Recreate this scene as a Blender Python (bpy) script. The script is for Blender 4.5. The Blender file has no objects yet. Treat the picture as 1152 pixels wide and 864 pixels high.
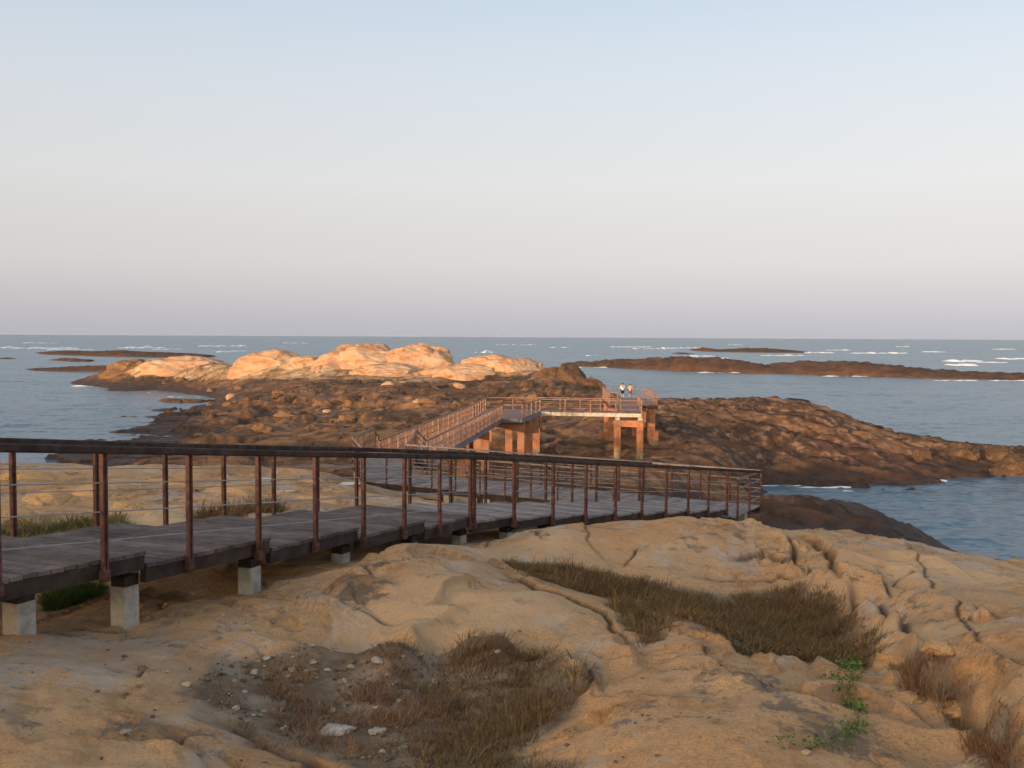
import bpy, math, random
import numpy as np
from mathutils import Vector, Matrix, Euler

random.seed(7)
rng = np.random.default_rng(11)
scene = bpy.context.scene
COL = scene.collection
W, HH, F = 1152.0, 864.0, 1130.0      # photograph pixels and focal length in pixels
EYE = 13.0                            # metres above the sea

# ------------------------------------------------------------------ camera
cam_d = bpy.data.cameras.new('camera')
cam = bpy.data.objects.new('camera', cam_d)
COL.objects.link(cam)
PITCH = math.atan(53.0 / F)
ROLL = -math.atan(6.0 / W)
cam.location = (0, 0, EYE)
cam.rotation_euler = Euler((math.pi / 2 - PITCH, ROLL, 0), 'XYZ')
cam_d.sensor_width = 36.0
cam_d.lens = F / W * 36.0
cam_d.clip_start = 0.1
cam_d.clip_end = 120000.0
scene.camera = cam
RM = np.array(cam.rotation_euler.to_matrix())


def rays(u, v):
    u = np.atleast_1d(np.asarray(u, float)); v = np.atleast_1d(np.asarray(v, float))
    c = np.stack([(u - W / 2) / F, -(v - HH / 2) / F, -np.ones_like(u)], -1)
    return c @ RM.T


def at_y(u, v, Y):
    d = rays(u, v)[0]
    p = d * (Y / d[1])
    return (p[0], p[1], p[2] + EYE)


def at_z(u, v, z):
    d = rays(u, v)[0]
    p = d * ((z - EYE) / d[2])
    return (p[0], p[1], z)


def project(P):
    P = np.asarray(P, float) - np.array([0, 0, EYE])
    c = P @ RM
    return W / 2 + F * c[:, 0] / -c[:, 2], HH / 2 - F * c[:, 1] / -c[:, 2]


# ------------------------------------------------------------------ noise
_p = np.random.default_rng(3).permutation(256)
PERM = np.concatenate([_p, _p, _p])
_ga = np.random.default_rng(4).uniform(0, 2 * math.pi, 256)
GX, GY = np.cos(_ga), np.sin(_ga)


def perlin(x, y, seed=0):
    xi = np.floor(x).astype(int); yi = np.floor(y).astype(int)
    xf = x - xi; yf = y - yi
    xi = (xi + seed * 37) & 255; yi = (yi + seed * 91) & 255
    u = xf * xf * xf * (xf * (xf * 6 - 15) + 10); v = yf * yf * yf * (yf * (yf * 6 - 15) + 10)

    def g(ix, iy, dx, dy):
        h = PERM[PERM[ix & 255] + (iy & 255)]
        return GX[h] * dx + GY[h] * dy
    a = g(xi, yi, xf, yf); b = g(xi + 1, yi, xf - 1, yf)
    c = g(xi, yi + 1, xf, yf - 1); d = g(xi + 1, yi + 1, xf - 1, yf - 1)
    return ((a + u * (b - a)) * (1 - v) + (c + u * (d - c)) * v) * 1.5


def fbm(x, y, octv=4, seed=0, gain=0.5, lac=2.03):
    s = 0; a = 1.0; t = 0
    for i in range(octv):
        s = s + a * perlin(x, y, seed + i * 5); t += a
        a *= gain; x = x * lac + 17.3; y = y * lac - 9.1
    return s / t * 1.4


_rx = np.random.default_rng(5).random(256); _ry = np.random.default_rng(6).random(256)


def worley(x, y, seed=0):
    xi = np.floor(x).astype(int); yi = np.floor(y).astype(int)
    f1 = np.full(x.shape, 9.0); f2 = np.full(x.shape, 9.0); cid = np.zeros(x.shape, int)
    for i in (-1, 0, 1):
        for j in (-1, 0, 1):
            h = PERM[PERM[(xi + i + seed * 13) & 255] + ((yi + j + seed * 29) & 255)]
            d = np.hypot(xi + i + _rx[h] - x, yi + j + _ry[h] - y)
            near = d < f1
            f2 = np.where(near, f1, np.minimum(f2, d))
            cid = np.where(near, h, cid)
            f1 = np.where(near, d, f1)
    return f1, f2, cid


def sstep(a, b, x):
    t = np.clip((x - a) / (b - a), 0, 1)
    return t * t * (3 - 2 * t)


# ------------------------------------------------------------------ walkway layout (z relative to the eye)
def near_pt(s):
    """near edge of the descending boardwalk; s counts railing posts, the bend is at s = 7"""
    def a(k): return np.array([.4424 * (k + 8.5) - 7.583, 1.094 * (k + 8.5)])
    def b(j): return np.array([.711 * (j + 15.7) - 11.81, 1.083 * (j + 15.7)])
    if s <= 7: return a(s)
    return b(s - 7) + (a(7) - b(0)) * max(0, 1 - (s - 7) / 2)


def norm_at(s):
    n1 = np.array([-.927, .375]); n2 = np.array([-.836, .549])
    t = min(1, max(0, (s - 5.9) / 2.2)); t = t * t * (3 - 2 * t)
    n = n1 * (1 - t) + n2 * t
    return n / np.linalg.norm(n)


WIDTH = 2.3


def far_pt(s): return near_pt(s) + norm_at(s) * WIDTH


def rail_z(s):
    return -1.107 - .139 * s if s <= 7 else -2.08 - .1655 * (s - 7)


def deck_z(s): return rail_z(s) - 1.02


S_END = 7 + 9.2
LOW = -4.85                              # lower walkway deck
F0 = np.array([6.07, 27.02]); B0 = np.array([7.25, 29.0]); DR = np.array([-.859, .512])
def lowF(s): return F0 + DR * s
def lowB(s): return B0 + DR * s


# ------------------------------------------------------------------ terrain control points
CP = []
def cz(*pts):                            # (u, v, zc)
    for u, v, zc in pts:
        x, y, z = at_z(u, v, zc + EYE); CP.append((x, y, zc))
def cy(*pts):                            # (u, v, Y)
    for u, v, Y in pts:
        x, y, z = at_y(u, v, Y); CP.append((x, y, z - EYE))
def cw(*pts):                            # (x, y, zc)
    CP.extend(pts)

cw((0, 1, -2.85), (-.75, .75, -2.85), (.75, .75, -2.8), (0, 2, -2.8), (-1.6, 1.5, -2.75), (1.6, 1.5, -2.65), (-3, 2.6, -2.7), (3, 2.6, -2.4), (-8, 6, -2.6), (-16, 13, -3.2), (8, 6, -2.0), (16, 13, -3.5))
cz((576, 1500, -2.8), (0, 1500, -2.7), (1152, 1500, -2.55),
   (-200, 864, -2.55), (0, 864, -2.6), (150, 864, -2.72), (300, 864, -2.82), (450, 864, -2.9), (600, 864, -2.85),
   (750, 864, -2.74), (900, 864, -2.72), (1000, 864, -2.76), (1080, 864, -2.86), (1152, 864, -2.5), (1350, 864, -2.2),
   (-200, 800, -2.5), (0, 800, -2.52), (100, 800, -2.6), (200, 800, -2.72), (300, 800, -2.95), (400, 800, -3.0),
   (500, 800, -3.02), (580, 800, -2.98), (660, 800, -2.78), (750, 800, -2.74), (850, 800, -2.74), (930, 800, -2.84),
   (1000, 800, -2.84), (1060, 800, -2.78), (1100, 790, -2.66), (1152, 790, -2.36), (1350, 800, -2.0),
   (0, 740, -2.6), (100, 740, -2.72), (200, 740, -2.82), (300, 740, -2.98), (400, 735, -3.04), (500, 740, -3.08),
   (600, 745, -3.04), (660, 740, -2.85), (760, 740, -2.78), (850, 750, -2.78), (930, 745, -2.95), (970, 755, -3.05),
   (1010, 745, -2.86), (1060, 740, -2.68), (1152, 740, -2.5), (1350, 730, -2.3),
   (0, 722, -2.64), (60, 718, -2.75), (152, 720, -2.96), (250, 700, -2.84), (350, 705, -2.82), (450, 712, -2.82),
   (550, 712, -2.82), (640, 718, -2.82), (720, 708, -3.0), (760, 690, -2.86), (820, 712, -2.9), (870, 730, -3.0),
   (930, 712, -3.5), (985, 722, -3.36), (1038, 706, -2.78), (1080, 700, -2.84), (1152, 700, -2.7),
   (200, 680, -2.92), (290, 664, -2.95), (380, 645, -2.86), (450, 650, -2.78), (520, 660, -2.8), (600, 670, -2.86),
   (690, 678, -3.02), (655, 655, -3.28), (740, 680, -3.36), (850, 690, -3.56), (900, 667, -3.62), (950, 676, -3.6),
   (992, 658, -2.92), (1012, 674, -2.84), (1024, 690, -2.80), (980, 703, -3.5), (1008, 729, -3.38), (1058, 724, -2.68), (1060, 660, -3.08), (1152, 665, -3.0),
   (600, 636, -3.22), (560, 628, -3.22), (700, 652, -3.36), (800, 664, -3.5), (880, 659, -3.56),
   (560, 612, -3.3), (500, 612, -2.98), (440, 612, -2.95), (390, 630, -3.0), (340, 645, -2.95),
   (40, 605, -2.95), (-100, 600, -2.95), (75, 620, -2.95), (150, 596, -3.0), (230, 590, -3.05), (100, 570, -3.2),
   (250, 560, -3.5), (0, 560, -3.3), (-200, 560, -3.3), (100, 540, -3.5), (250, 540, -3.75), (330, 570, -3.55),
   (400, 560, -4.0), (480, 570, -4.15), (450, 552, -4.7), (540, 582, -4.1))
cy((620, 598, 16.2), (700, 598, 16.2), (760, 586, 17.2), (800, 583, 17.4), (860, 587, 17.4), (800, 625, 15.4), (700, 632, 15.0),
   (870, 628, 15.5), (900, 618, 15.8), (940, 604, 17.4), (1000, 613, 17.4), (1000, 640, 15.0), (1080, 630, 17.0),
   (1152, 646, 16.0), (1300, 690, 15.0), (920, 640, 14.4))
# under and around the descending boardwalk
cw((-4.9, 9.7, -2.95), (-4, 12, -3.05), (-3.1, 14.1, -3.2), (-1.8, 17.4, -3.5), (.6, 20.8, -4.15), (2.7, 24, -4.65),
   (4.8, 27.3, -5.2), (2.5, 20.6, -4.3), (5.5, 24, -5.0), (5, 20.2, -3.9), (7.5, 21, -4.2), (8, 26, -5.6), (7.8, 29.5, -5.9),
   (10, 24, -5.4), (12, 22, -5.0), (15, 25, -6.6),
   (1.8, 31, -5.55), (-1.5, 33, -5.55), (-4.8, 34.6, -5.55), (-5, 38, -5.6), (-5, 42, -6.3), (1, 27, -5.0), (-2, 26, -4.4), (-3, 30, -4.9))
cy((0, 523, 27), (100, 522, 28), (200, 524, 29), (300, 527, 30), (370, 536, 31), (-150, 522, 27))
cw((0, 38, -6.5), (5, 36, -7), (-1, 42, -6.9), (-9, 42, -6.8), (-12, 38, -6.0), (-15, 33, -4.8), (-12, 36, -5.6), (-18, 40, -7),
   (-25, 50, -9.5), (-12, 50, -8.2), (-4, 52, -8), (-2, 60, -8.6), (5, 50, -9), (10, 45, -9), (12, 38, -8), (18, 28, -7),
   (18, 38, -8.6), (22, 45, -10.6), (28, 52, -13.4), (30, 40, -12), (40, 50, -15), (30, 60, -15), (24, 67, -15), (20, 64, -15), (13.5, 63, -14.6), (25.5, 61, -14.2), (23, 60, -13.2),
   (45, 30, -14), (60, 40, -16), (8, 40, -8.4), (10, 52, -9.4))
cy((860, 558, 53), (935, 576, 56), (985, 594, 58), (1008, 608, 60), (880, 580, 48), (930, 592, 48))
# channel and island
cw((24, 78, -15), (30, 76, -15), (40, 80, -15.5), (22, 71, -15), (32, 70, -15.5), (50, 90, -15.5), (60, 80, -16), (70, 60, -16))
cy((760, 540, 66), (800, 538, 74), (835, 543, 80), (850, 546, 87.5), (930, 547, 88), (1000, 549, 87), (1040, 541, 91), (1115, 533, 96),
   (900, 532, 92), (950, 531, 93), (1050, 521, 98), (1100, 517, 101), (760, 470, 103), (850, 480, 102), (950, 502, 98), (1000, 510, 97),
   (800, 452, 115), (870, 451, 118), (905, 453, 118), (930, 460, 116), (960, 473, 113), (1000, 487, 110), (1060, 498, 107),
   (1090, 506, 106), (1152, 509, 105), (1152, 527, 100), (1200, 514, 105), (1260, 525, 104),
   (760, 452, 112), (720, 458, 110), (690, 470, 104),
   (640, 490, 95), (700, 519, 81), (722, 520, 81), (650, 522, 75), (600, 518, 74), (560, 522, 68), (740, 500, 88), (680, 494, 88), (820, 510, 88),
   (800, 492, 97), (640, 472, 110), (600, 455, 135), (560, 442, 150), (500, 456, 135), (450, 466, 120), (400, 482, 100),
   (350, 491, 95), (300, 496, 98), (450, 492, 85), (500, 494, 80), (250, 491, 105), (150, 489, 125), (230, 471, 150),
   (300, 466, 140), (300, 446, 170), (240, 451, 192), (400, 446, 160), (350, 431, 190), (450, 426, 190), (550, 426, 185),
   (620, 431, 175), (650, 437, 165), (682, 447, 150),
   (400, 413, 213), (450, 414, 211), (500, 415, 211), (550, 414, 202), (590, 415, 202), (620, 417, 200), (400, 421, 202), (450, 422, 201), (520, 422, 195), (570, 422, 192), (330, 419, 216), (290, 419, 220), (655, 427, 192), (370, 405, 220), (330, 407, 225), (280, 408, 235), (220, 403, 255), (150, 408, 262), (110, 419, 268), (200, 424, 250), (270, 427, 225), (130, 428, 260))
for u, v in ((78, 431), (130, 440), (187, 441), (229, 446), (182, 463), (142, 482), (59, 499)):
    x, y, z = at_z(u, v, 0.0); CP.append((x, y, -13.0))
for u, v in ((100, 446), (50, 452), (150, 458), (100, 478), (40, 484), (0, 470), (-100, 480), (-100, 440), (30, 432), (210, 452)):
    x, y, z = at_z(u, v, 0.0); CP.append((x, y, -15.0))
cw((25, 148, -15), (40, 142, -15), (56, 130, -15), (15, 158, -14.8), (70, 115, -15), (24, 182, -15), (21, 165, -15), (26, 210, -15), (24, 195, -14.5),
   (-130, 300, -15), (-80, 300, -15), (-40, 275, -15), (0, 258, -15), (20, 235, -15), (40, 250, -16), (-60, 262, -13), (-25, 240, -11.5),
   (-60, 106, -14.5), (-75, 80, -14), (-45, 82, -11), (-36, 98, -11.5), (-30, 70, -10.5), (-110, 110, -15), (-60, 60, -11), (-40, 40, -6),
   (-70, 300, -15), (0, 330, -16), (100, 330, -17), (-200, 330, -17), (-160, 250, -16), (100, 200, -17), (100, 120, -17))
CP = np.array(CP)


def lp(x, y):
    r = np.hypot(x, y)
    return np.arctan2(x, y) * 1.6, np.log(np.maximum(r, .5))


cq = np.stack(lp(CP[:, 0], CP[:, 1]), -1)
C2 = 0.05 ** 2
A = np.sqrt(((cq[:, None] - cq[None]) ** 2).sum(-1) + C2)
n = len(CP)
M = np.zeros((n + 3, n + 3)); M[:n, :n] = A - np.eye(n) * 0.004
M[:n, n] = 1; M[:n, n + 1:] = cq; M[n, :n] = 1; M[n + 1:, :n] = cq.T
WQ = np.linalg.solve(M, np.concatenate([CP[:, 2], np.zeros(3)]))


def base(x, y):
    x = np.asarray(x, float); sh = x.shape
    x = x.ravel(); y = np.asarray(y, float).ravel()
    a, b = lp(x, y)
    out = np.empty_like(x)
    for i in range(0, len(x), 60000):
        s = slice(i, i + 60000)
        d = np.sqrt((a[s, None] - cq[None, :, 0]) ** 2 + (b[s, None] - cq[None, :, 1]) ** 2 + C2)
        out[s] = d @ WQ[:n] + WQ[n] + a[s] * WQ[n + 1] + b[s] * WQ[n + 2]
    return out.reshape(sh)


def hits(uv, h=None):
    """first meeting of the pixel rays with the smooth terrain -> (x, y)"""
    uv = np.asarray(uv, float)
    d = rays(uv[:, 0], uv[:, 1])
    d = d / np.hypot(d[:, 0], d[:, 1])[:, None]
    R = np.exp(np.linspace(math.log(3.0), math.log(320), 900))
    X = d[:, 0:1] * R; Y = d[:, 1:2] * R; Z = d[:, 2:3] * R
    B = (h or base)(X, Y)
    under = Z < B
    k = np.where(under.any(1), under.argmax(1), len(R) - 1)
    k = np.maximum(k, 1)
    i = np.arange(len(uv))
    g1 = (Z - B)[i, k]; g0 = (Z - B)[i, k - 1]
    t = np.clip(g0 / (g0 - g1 + 1e-9), 0, 1)
    r = R[k - 1] + (R[k] - R[k - 1]) * t
    return np.stack([d[:, 0] * r, d[:, 1] * r], -1)


def inpoly(u, v, poly):
    poly = np.asarray(poly, float); c = np.zeros(u.shape, bool)
    j = len(poly) - 1
    for i in range(len(poly)):
        xi, yi = poly[i]; xj, yj = poly[j]
        c ^= ((yi > v) != (yj > v)) & (u < (xj - xi) * (v - yi) / (yj - yi + 1e-12) + xi)
        j = i
    return c


# outlines read off the photograph and laid on the ground where they stand
PIT = [(205, 770), (245, 742), (330, 728), (430, 714), (520, 720), (615, 728), (655, 760), (645, 800), (590, 832), (640, 850), (690, 872),
       (470, 872), (400, 850), (300, 822), (225, 792)]
VALLEY = [(556, 626), (640, 636), (720, 652), (800, 664), (890, 656), (942, 671), (964, 702), (992, 724), (982, 748), (945, 748), (860, 730),
          (790, 706), (715, 672), (690, 668), (640, 660), (590, 645)]
NOTCH = [(685, 677), (700, 672), (757, 690), (752, 712), (722, 720), (700, 705)]
TUFT = [(1085, 812), (1130, 800), (1150, 835), (1145, 862), (1100, 850)]
BEHIND = [(-60, 598), (60, 590), (135, 580), (150, 596), (90, 612), (-60, 616)]
BEHIND2 = [(205, 584), (300, 566), (322, 572), (250, 590)]
UNDER = [(40, 672), (70, 655), (118, 655), (110, 668), (60, 684)]
CLEFT = [(1000, 742), (1060, 748), (1100, 770), (1080, 790), (1020, 772)]
poly_xy = {}
for nm, pl in (('PIT', PIT), ('VALLEY', VALLEY), ('NOTCH', NOTCH), ('TUFT', TUFT), ('BEHIND', BEHIND), ('BEHIND2', BEHIND2), ('UNDER', UNDER), ('CLEFT', CLEFT)):
    poly_xy[nm] = hits(pl)

# cracks and ledges: pixel polylines, width (m), depth (m), step (m, lower on the right-hand side)
CR = [
    ([(700, 640), (715, 622), (735, 612), (765, 606), (790, 602), (802, 594)], .05, .12, .05),
    ([(853, 588), (880, 600), (893, 612), (897, 630), (905, 645)], .10, .22, .08),
    ([(893, 600), (915, 606), (932, 618), (938, 640), (945, 652)], .11, .26, -.10),
    ([(905, 645), (918, 630), (935, 640)], .05, .12, 0),
    ([(820, 628), (845, 622), (868, 618), (890, 630)], .05, .08, -.06),
    ([(780, 648), (830, 652), (880, 646), (905, 645)], .08, .12, 0),
    ([(955, 652), (985, 680), (1005, 705), (1025, 722), (1060, 748)], .14, .20, .20),
    ([(970, 650), (1000, 655), (1030, 648), (1060, 650)], .06, .08, .05),
    ([(1010, 610), (1040, 640), (1080, 690), (1110, 730), (1152, 775)], .035, .05, .02),
    ([(1060, 700), (1090, 697), (1115, 703)], .04, .07, .05),
    ([(1000, 735), (1030, 755), (1075, 770), (1100, 800), (1130, 835), (1152, 858)], .16, .24, -.05),
    ([(965, 770), (1000, 790), (1050, 800), (1085, 815)], .06, .10, .06),
    ([(1090, 660), (1120, 668), (1152, 680)], .04, .06, .04),
    ([(865, 775), (890, 785), (915, 790)], .05, .09, .06),
    ([(230, 712), (290, 712), (350, 722), (420, 726), (470, 720)], .08, .18, .20),
    ([(470, 718), (520, 722), (580, 722), (640, 726), (660, 745), (655, 775)], .07, .14, .16),
    ([(150, 760), (165, 750), (200, 744)], .04, .08, .04),
    ([(220, 785), (260, 800), (330, 832), (400, 855)], .05, .08, -.05),
    ([(400, 640), (430, 648), (470, 646)], .04, .05, .02),
    ([(560, 640), (590, 652), (630, 668), (680, 690), (720, 722)], .05, .10, -.04),
    ([(795, 708), (830, 724), (880, 738), (935, 745)], .05, .10, .08),
    ([(630, 590), (660, 612), (690, 640)], .03, .05, .02),
    ([(0, 545), (60, 535), (140, 548), (240, 545)], .08, .12, .08),
    ([(250, 530), (310, 540), (380, 548)], .10, .18, .12),
    ([(0, 572), (80, 580), (150, 568), (260, 575), (350, 572)], .06, .10, .06),
    ([(0, 560), (40, 548), (70, 562)], .07, .1, .05),
    ([(985, 640), (1040, 655), (1090, 672), (1152, 700)], .05, .10, .10),
    ([(1060, 730), (1110, 738), (1152, 752)], .04, .07, .06),
    ([(1010, 625), (1060, 635), (1110, 650)], .04, .06, .06),
    ([(820, 600), (850, 610), (872, 628)], .04, .08, .05),
    ([(340, 660), (400, 672), (440, 690), (500, 695)], .03, .05, .04),
    ([(250, 690), (300, 684), (340, 690)], .03, .05, .03),
    ([(20, 770), (80, 765), (140, 772)], .04, .06, .05),
    ([(30, 830), (100, 815), (190, 822), (240, 812)], .04, .06, .05),
    ([(760, 700), (800, 735), (850, 770), (870, 800)], .03, .05, .04),
    ([(545, 612), (560, 600), (600, 598), (615, 612)], .07, .14, 0),
]
CRX = [(hits(pl), .012 + w * .28, d * .48, st) for pl, w, d, st in CR]
POOLS = [((322, 551), .55, .10), ((296, 537), .30, .07), ((390, 541), .38, .08), ((395, 562), .30, .08), ((893, 789), .17, .10), ((668, 803), .13, .12)]
POOLX = [(hits([c])[0], r, d) for c, r, d in POOLS]


CREST = [(258, 400), (300, 395), (362, 384), (450, 384), (512, 404), (560, 395), (618, 410), (600, 424), (540, 425), (480, 430), (380, 427), (270, 426), (160, 424), (112, 414), (150, 398)]


def seg_dist(x, y, P):
    """distance and signed side to a polyline, with fade at its ends"""
    best = np.full(x.shape, 1e9); side = np.zeros(x.shape); tt = np.zeros(x.shape)
    L = np.concatenate([[0], np.cumsum(np.hypot(*np.diff(P, axis=0).T))])
    for i in range(len(P) - 1):
        ax, ay = P[i]; bx, by = P[i + 1]
        dx, dy = bx - ax, by - ay; l2 = dx * dx + dy * dy + 1e-9
        t = np.clip(((x - ax) * dx + (y - ay) * dy) / l2, 0, 1)
        ex = x - ax - t * dx; ey = y - ay - t * dy
        d = np.hypot(ex, ey)
        m = d < best
        best = np.where(m, d, best)
        side = np.where(m, np.sign(dx * ey - dy * ex), side)
        tt = np.where(m, (L[i] + t * (L[i + 1] - L[i])) / L[-1], tt)
    return best, side, tt


def poly_mask(x, y, P, soft):
    ins = inpoly(x, y, P)
    d, _, _ = seg_dist(x, y, np.vstack([P, P[:1]]))
    return np.clip(np.where(ins, .5 + d / soft * .5, .5 - d / soft * .5), 0, 1)


DECKLINES = []
_s = np.linspace(-3, S_END, 40)
DECKLINES.append((np.array([(near_pt(s) + far_pt(s)) / 2 for s in _s]), np.array([deck_z(s) for s in _s]), 1.45, .42))
_s = np.linspace(0, 12.8, 20)
DECKLINES.append((np.array([(lowF(s) + lowB(s)) / 2 for s in _s]), np.full(20, LOW), 1.5, .62))
DECKLINES.append((np.array([(-4.3, 34.6), (-4.9, 38), (-4.85, 42), (-4.75, 45)]), np.array([LOW, LOW, LOW, -5.7]), 1.4, .5))
DECKLINES.append((np.array([(-4.75, 44.5), (-1.8, 75.4), (-.5, 83), (10, 82), (11, 92)]), np.array([-5.6, -6.1, -6.1, -6.1, -6.0]), 2.6, 1.2))


def terrain(x, y, full=False):
    """height relative to the eye, plus colour masks"""
    sh = x.shape
    x = x.ravel(); y = y.ravel()
    z = base(x, y); r = np.hypot(x, y); th = np.arctan2(x, y)
    wf = 1 - sstep(34, 50, r)
    crack = np.zeros_like(x); soil = np.zeros_like(x)
    # --- granite of the headland: broad swells, sheeting steps, joints
    f = r < 62
    X, Y = x[f], y[f]
    wx = X + .45 * fbm(X / 2.1, Y / 2.1, 2, 21); wy = Y + .45 * fbm(X / 2.1, Y / 2.1, 2, 33)
    dz = .16 * fbm(X / 3.1, Y / 3.1, 3, 1) + .028 * fbm(X / .9, Y / .9, 3, 2) + .006 * fbm(X / .2, Y / .2, 3, 7)
    right = sstep(1.5, 4.5, X - (Y - 9) * .12)
    edge = np.zeros_like(X)
    # exfoliation sheets: each field is cut into layers whose rims are short risers
    for L_, amp, stp, sd_, ax in ((3.6, .46, .140, 50, .8), (1.6, .16, .058, 57, .7)):
        e = amp * fbm(wx / L_, wy / (L_ * ax), 4, sd_, .36) + .04 * (wx * .6 - wy * .2)
        fr = e / stp - np.floor(e / stp)
        lay = stp * (np.floor(e / stp) + sstep(.80, .98, fr)) - e
        m_ = sstep(-.02, .36, fbm(X / (L_ * 2), Y / (L_ * 2), 2, sd_ + 3))
        dz += lay * m_
        edge = np.maximum(edge, sstep(.86, .92, fr) * m_ * .7)
    q = (wx * .80 + wy * .60) / 1.25 + .30 * fbm(X / 2.6, Y / 2.6, 3, 40, .4)
    fr = q - np.floor(q)
    saw = np.where(fr < .94, fr / .94, 1 - (fr - .94) / .06) - .5
    lm = sstep(.0, .35, fbm(X / 2.0, Y / 2.0, 3, 52)) * (.15 + .85 * right)
    dz += saw * .17 * lm
    edge = np.maximum(edge, sstep(.92, .96, fr) * lm * .8)
    q2 = (wx * -.35 + wy * .94) / .55 + .30 * fbm(X / 2.0, Y / 2.0, 3, 60, .4)
    fr2 = q2 - np.floor(q2)
    saw2 = np.where(fr2 < .95, fr2 / .95, 1 - (fr2 - .95) / .05) - .5
    lm2 = sstep(.1, .4, fbm(X / 1.5, Y / 1.5, 3, 71)) * (.3 + .7 * right)
    dz += saw2 * .10 * lm2
    edge = np.maximum(edge, sstep(.92, .96, fr2) * lm2 * .6)
    f1, f2, cid = worley(wx / 2.3, wy / 1.7, 2)
    cm = sstep(.25, .5, fbm(X / 2.1, Y / 2.1, 3, 80))
    f1, f2, cid = worley(X / .7, Y / .7, 5)
    pit = np.exp(-(f1 / .10) ** 2) * (np.sin(cid * 1.7) > .55)
    dz -= .022 * pit
    flake = np.abs(fbm(wx / .55, wy / .4, 4, 88))
    dz += .012 * flake * sstep(-.1, .3, fbm(X / 1.7, Y / 1.7, 2, 91))
    crack[f] = np.maximum(pit * .4, edge * .5)
    # sand-smooth floor in the hollows
    so = np.zeros_like(X)
    for nm, soft in (('PIT', .35), ('VALLEY', .3), ('NOTCH', .2), ('TUFT', .2), ('BEHIND', .5), ('BEHIND2', .4), ('UNDER', .4), ('CLEFT', .25)):
        P = poly_xy[nm]
        b = (X > P[:, 0].min() - 1) & (X < P[:, 0].max() + 1) & (Y > P[:, 1].min() - 1) & (Y < P[:, 1].max() + 1)
        wob = .12 * fbm(X[b] / .4, Y[b] / .4, 3, 90)
        m = poly_mask(X[b] + wob, Y[b] + wob[::-1] * 0 + wob, P, soft)
        so[b] = np.maximum(so[b], m)
    dz = dz * (1 - .55 * so) - .06 * so
    for P, w, d, st in CRX:
        b = (X > P[:, 0].min() - 1.2) & (X < P[:, 0].max() + 1.2) & (Y > P[:, 1].min() - 1.2) & (Y < P[:, 1].max() + 1.2)
        if not b.any(): continue
        wob = .09 * fbm(X[b] / .8, Y[b] / .8, 4, 95); wob2 = .09 * fbm(X[b] / .8 + 30, Y[b] / .8, 4, 96)
        dd, sd, t = seg_dist(X[b] + wob, Y[b] + wob2, P)
        fade = np.clip(np.minimum(t, 1 - t) * 6, 0, 1) ** .7
        e = np.exp(-(dd / w) ** 2) * fade
        dz[b] -= d * e
        dz[b] += -np.tanh(sd * dd / (.03 + .3 * abs(st))) * st * .8 * np.exp(-dd / .6) * fade
        cc = crack[f]; cb = cc[b]; cc[b] = np.maximum(cb, np.exp(-(dd / (w * 1.3)) ** 2) * fade); crack[f] = cc
    for c, rad, d in POOLX:
        if d <= 0: continue
        dd = np.hypot(X - c[0], Y - c[1]) * (1 + .25 * fbm(X / .3, Y / .3, 2, 44))
        k = 1 - sstep(rad * .8, rad * 1.35, dd)
        zc0 = base(np.array([c[0]]), np.array([c[1]]))[0]
        target = zc0 - d - z[f]
        dz = dz * (1 - k) + target * k
    dz *= wf[f]
    z[f] += dz; soil[f] = so
    # --- shore and island: jumbled blocks on the left, dipping sheets on the right
    g = r > 30
    X, Y, R, T = x[g], y[g], r[g], th[g]
    wi = sstep(31, 52, R)
    jum = 1 - sstep(.03, .13, T + .02 * fbm(X / 20, Y / 20, 2, 15))
    rough = (.55 + .45 * fbm(X / 25, Y / 25, 2, 18)) * (1 - .75 * sstep(183, 203, R))
    wx = X + 1.5 * fbm(X / 7, Y / 7, 3, 22); wy = Y + 1.5 * fbm(X / 7, Y / 7, 3, 23)
    dj = .5 * fbm(X / 9, Y / 3.5, 4, 64)
    gap = np.zeros_like(X)
    tone = np.zeros_like(X)
    for s, amp, sd, tw in ((15.0, 2.6, 3, .5), (6.8, 2.0, 6, .6), (2.6, .6, 9, .45)):
        sx_, sy_ = (wx + .25 * wy) / (s * 1.75), (wy - .12 * wx) / (s * 1.15)
        f1, f2, cid = worley(sx_, sy_, sd)
        blk = sstep(.0, .16, f2 - f1)
        hh = .5 + .5 * np.sin(cid * 2.3)
        tilt = np.sin(cid * 5.1) * (sx_ - np.floor(sx_) - .5) * .5 + np.cos(cid * 3.7) * (sy_ - np.floor(sy_) - .5) * .35
        dj += amp * (blk * (.25 + .75 * hh + tilt * .6 - .16 * f1) - .5)
        gap = np.maximum(gap, (1 - sstep(.02, .13, f2 - f1)) * (1.0 if s < 9 else .7))
        tone += tw * np.sin(cid * 7.7)
    q = (X * .30 + Y * .95) / 5.2 + .55 * fbm(X / 14, Y / 9, 3, 31)
    fr = q - np.floor(q); saw = np.where(fr < .93, fr / .93, 1 - (fr - .93) / .07) - .5
    q2 = (X * .62 + Y * .78) / 1.9 + .6 * fbm(X / 9, Y / 4, 3, 37)
    fr2 = q2 - np.floor(q2); saw2 = np.where(fr2 < .88, fr2 / .88, 1 - (fr2 - .88) / .12) - .5
    f1, f2, cid = worley(wx / 7.5 + wy * .05, wy / 5.0, 12)
    jn = np.exp(-((f2 - f1) / .05) ** 2) * sstep(-.1, .3, fbm(X / 15, Y / 15, 2, 77))
    ds = .9 * saw + .42 * saw2 + .08 * fbm(X / 2.6, Y / 1.1, 4, 39) - .55 * jn + .25 * fbm(X / 16, Y / 9, 3, 35)
    dd = (dj * rough * jum * .8 + ds * (1 - jum) * .85 + .13 * fbm(X / 1.3, Y / 1.3, 4, 41))
    mid = .8 + .2 * sstep(55, 75, R)
    z[g] += dd * wi * mid
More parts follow.
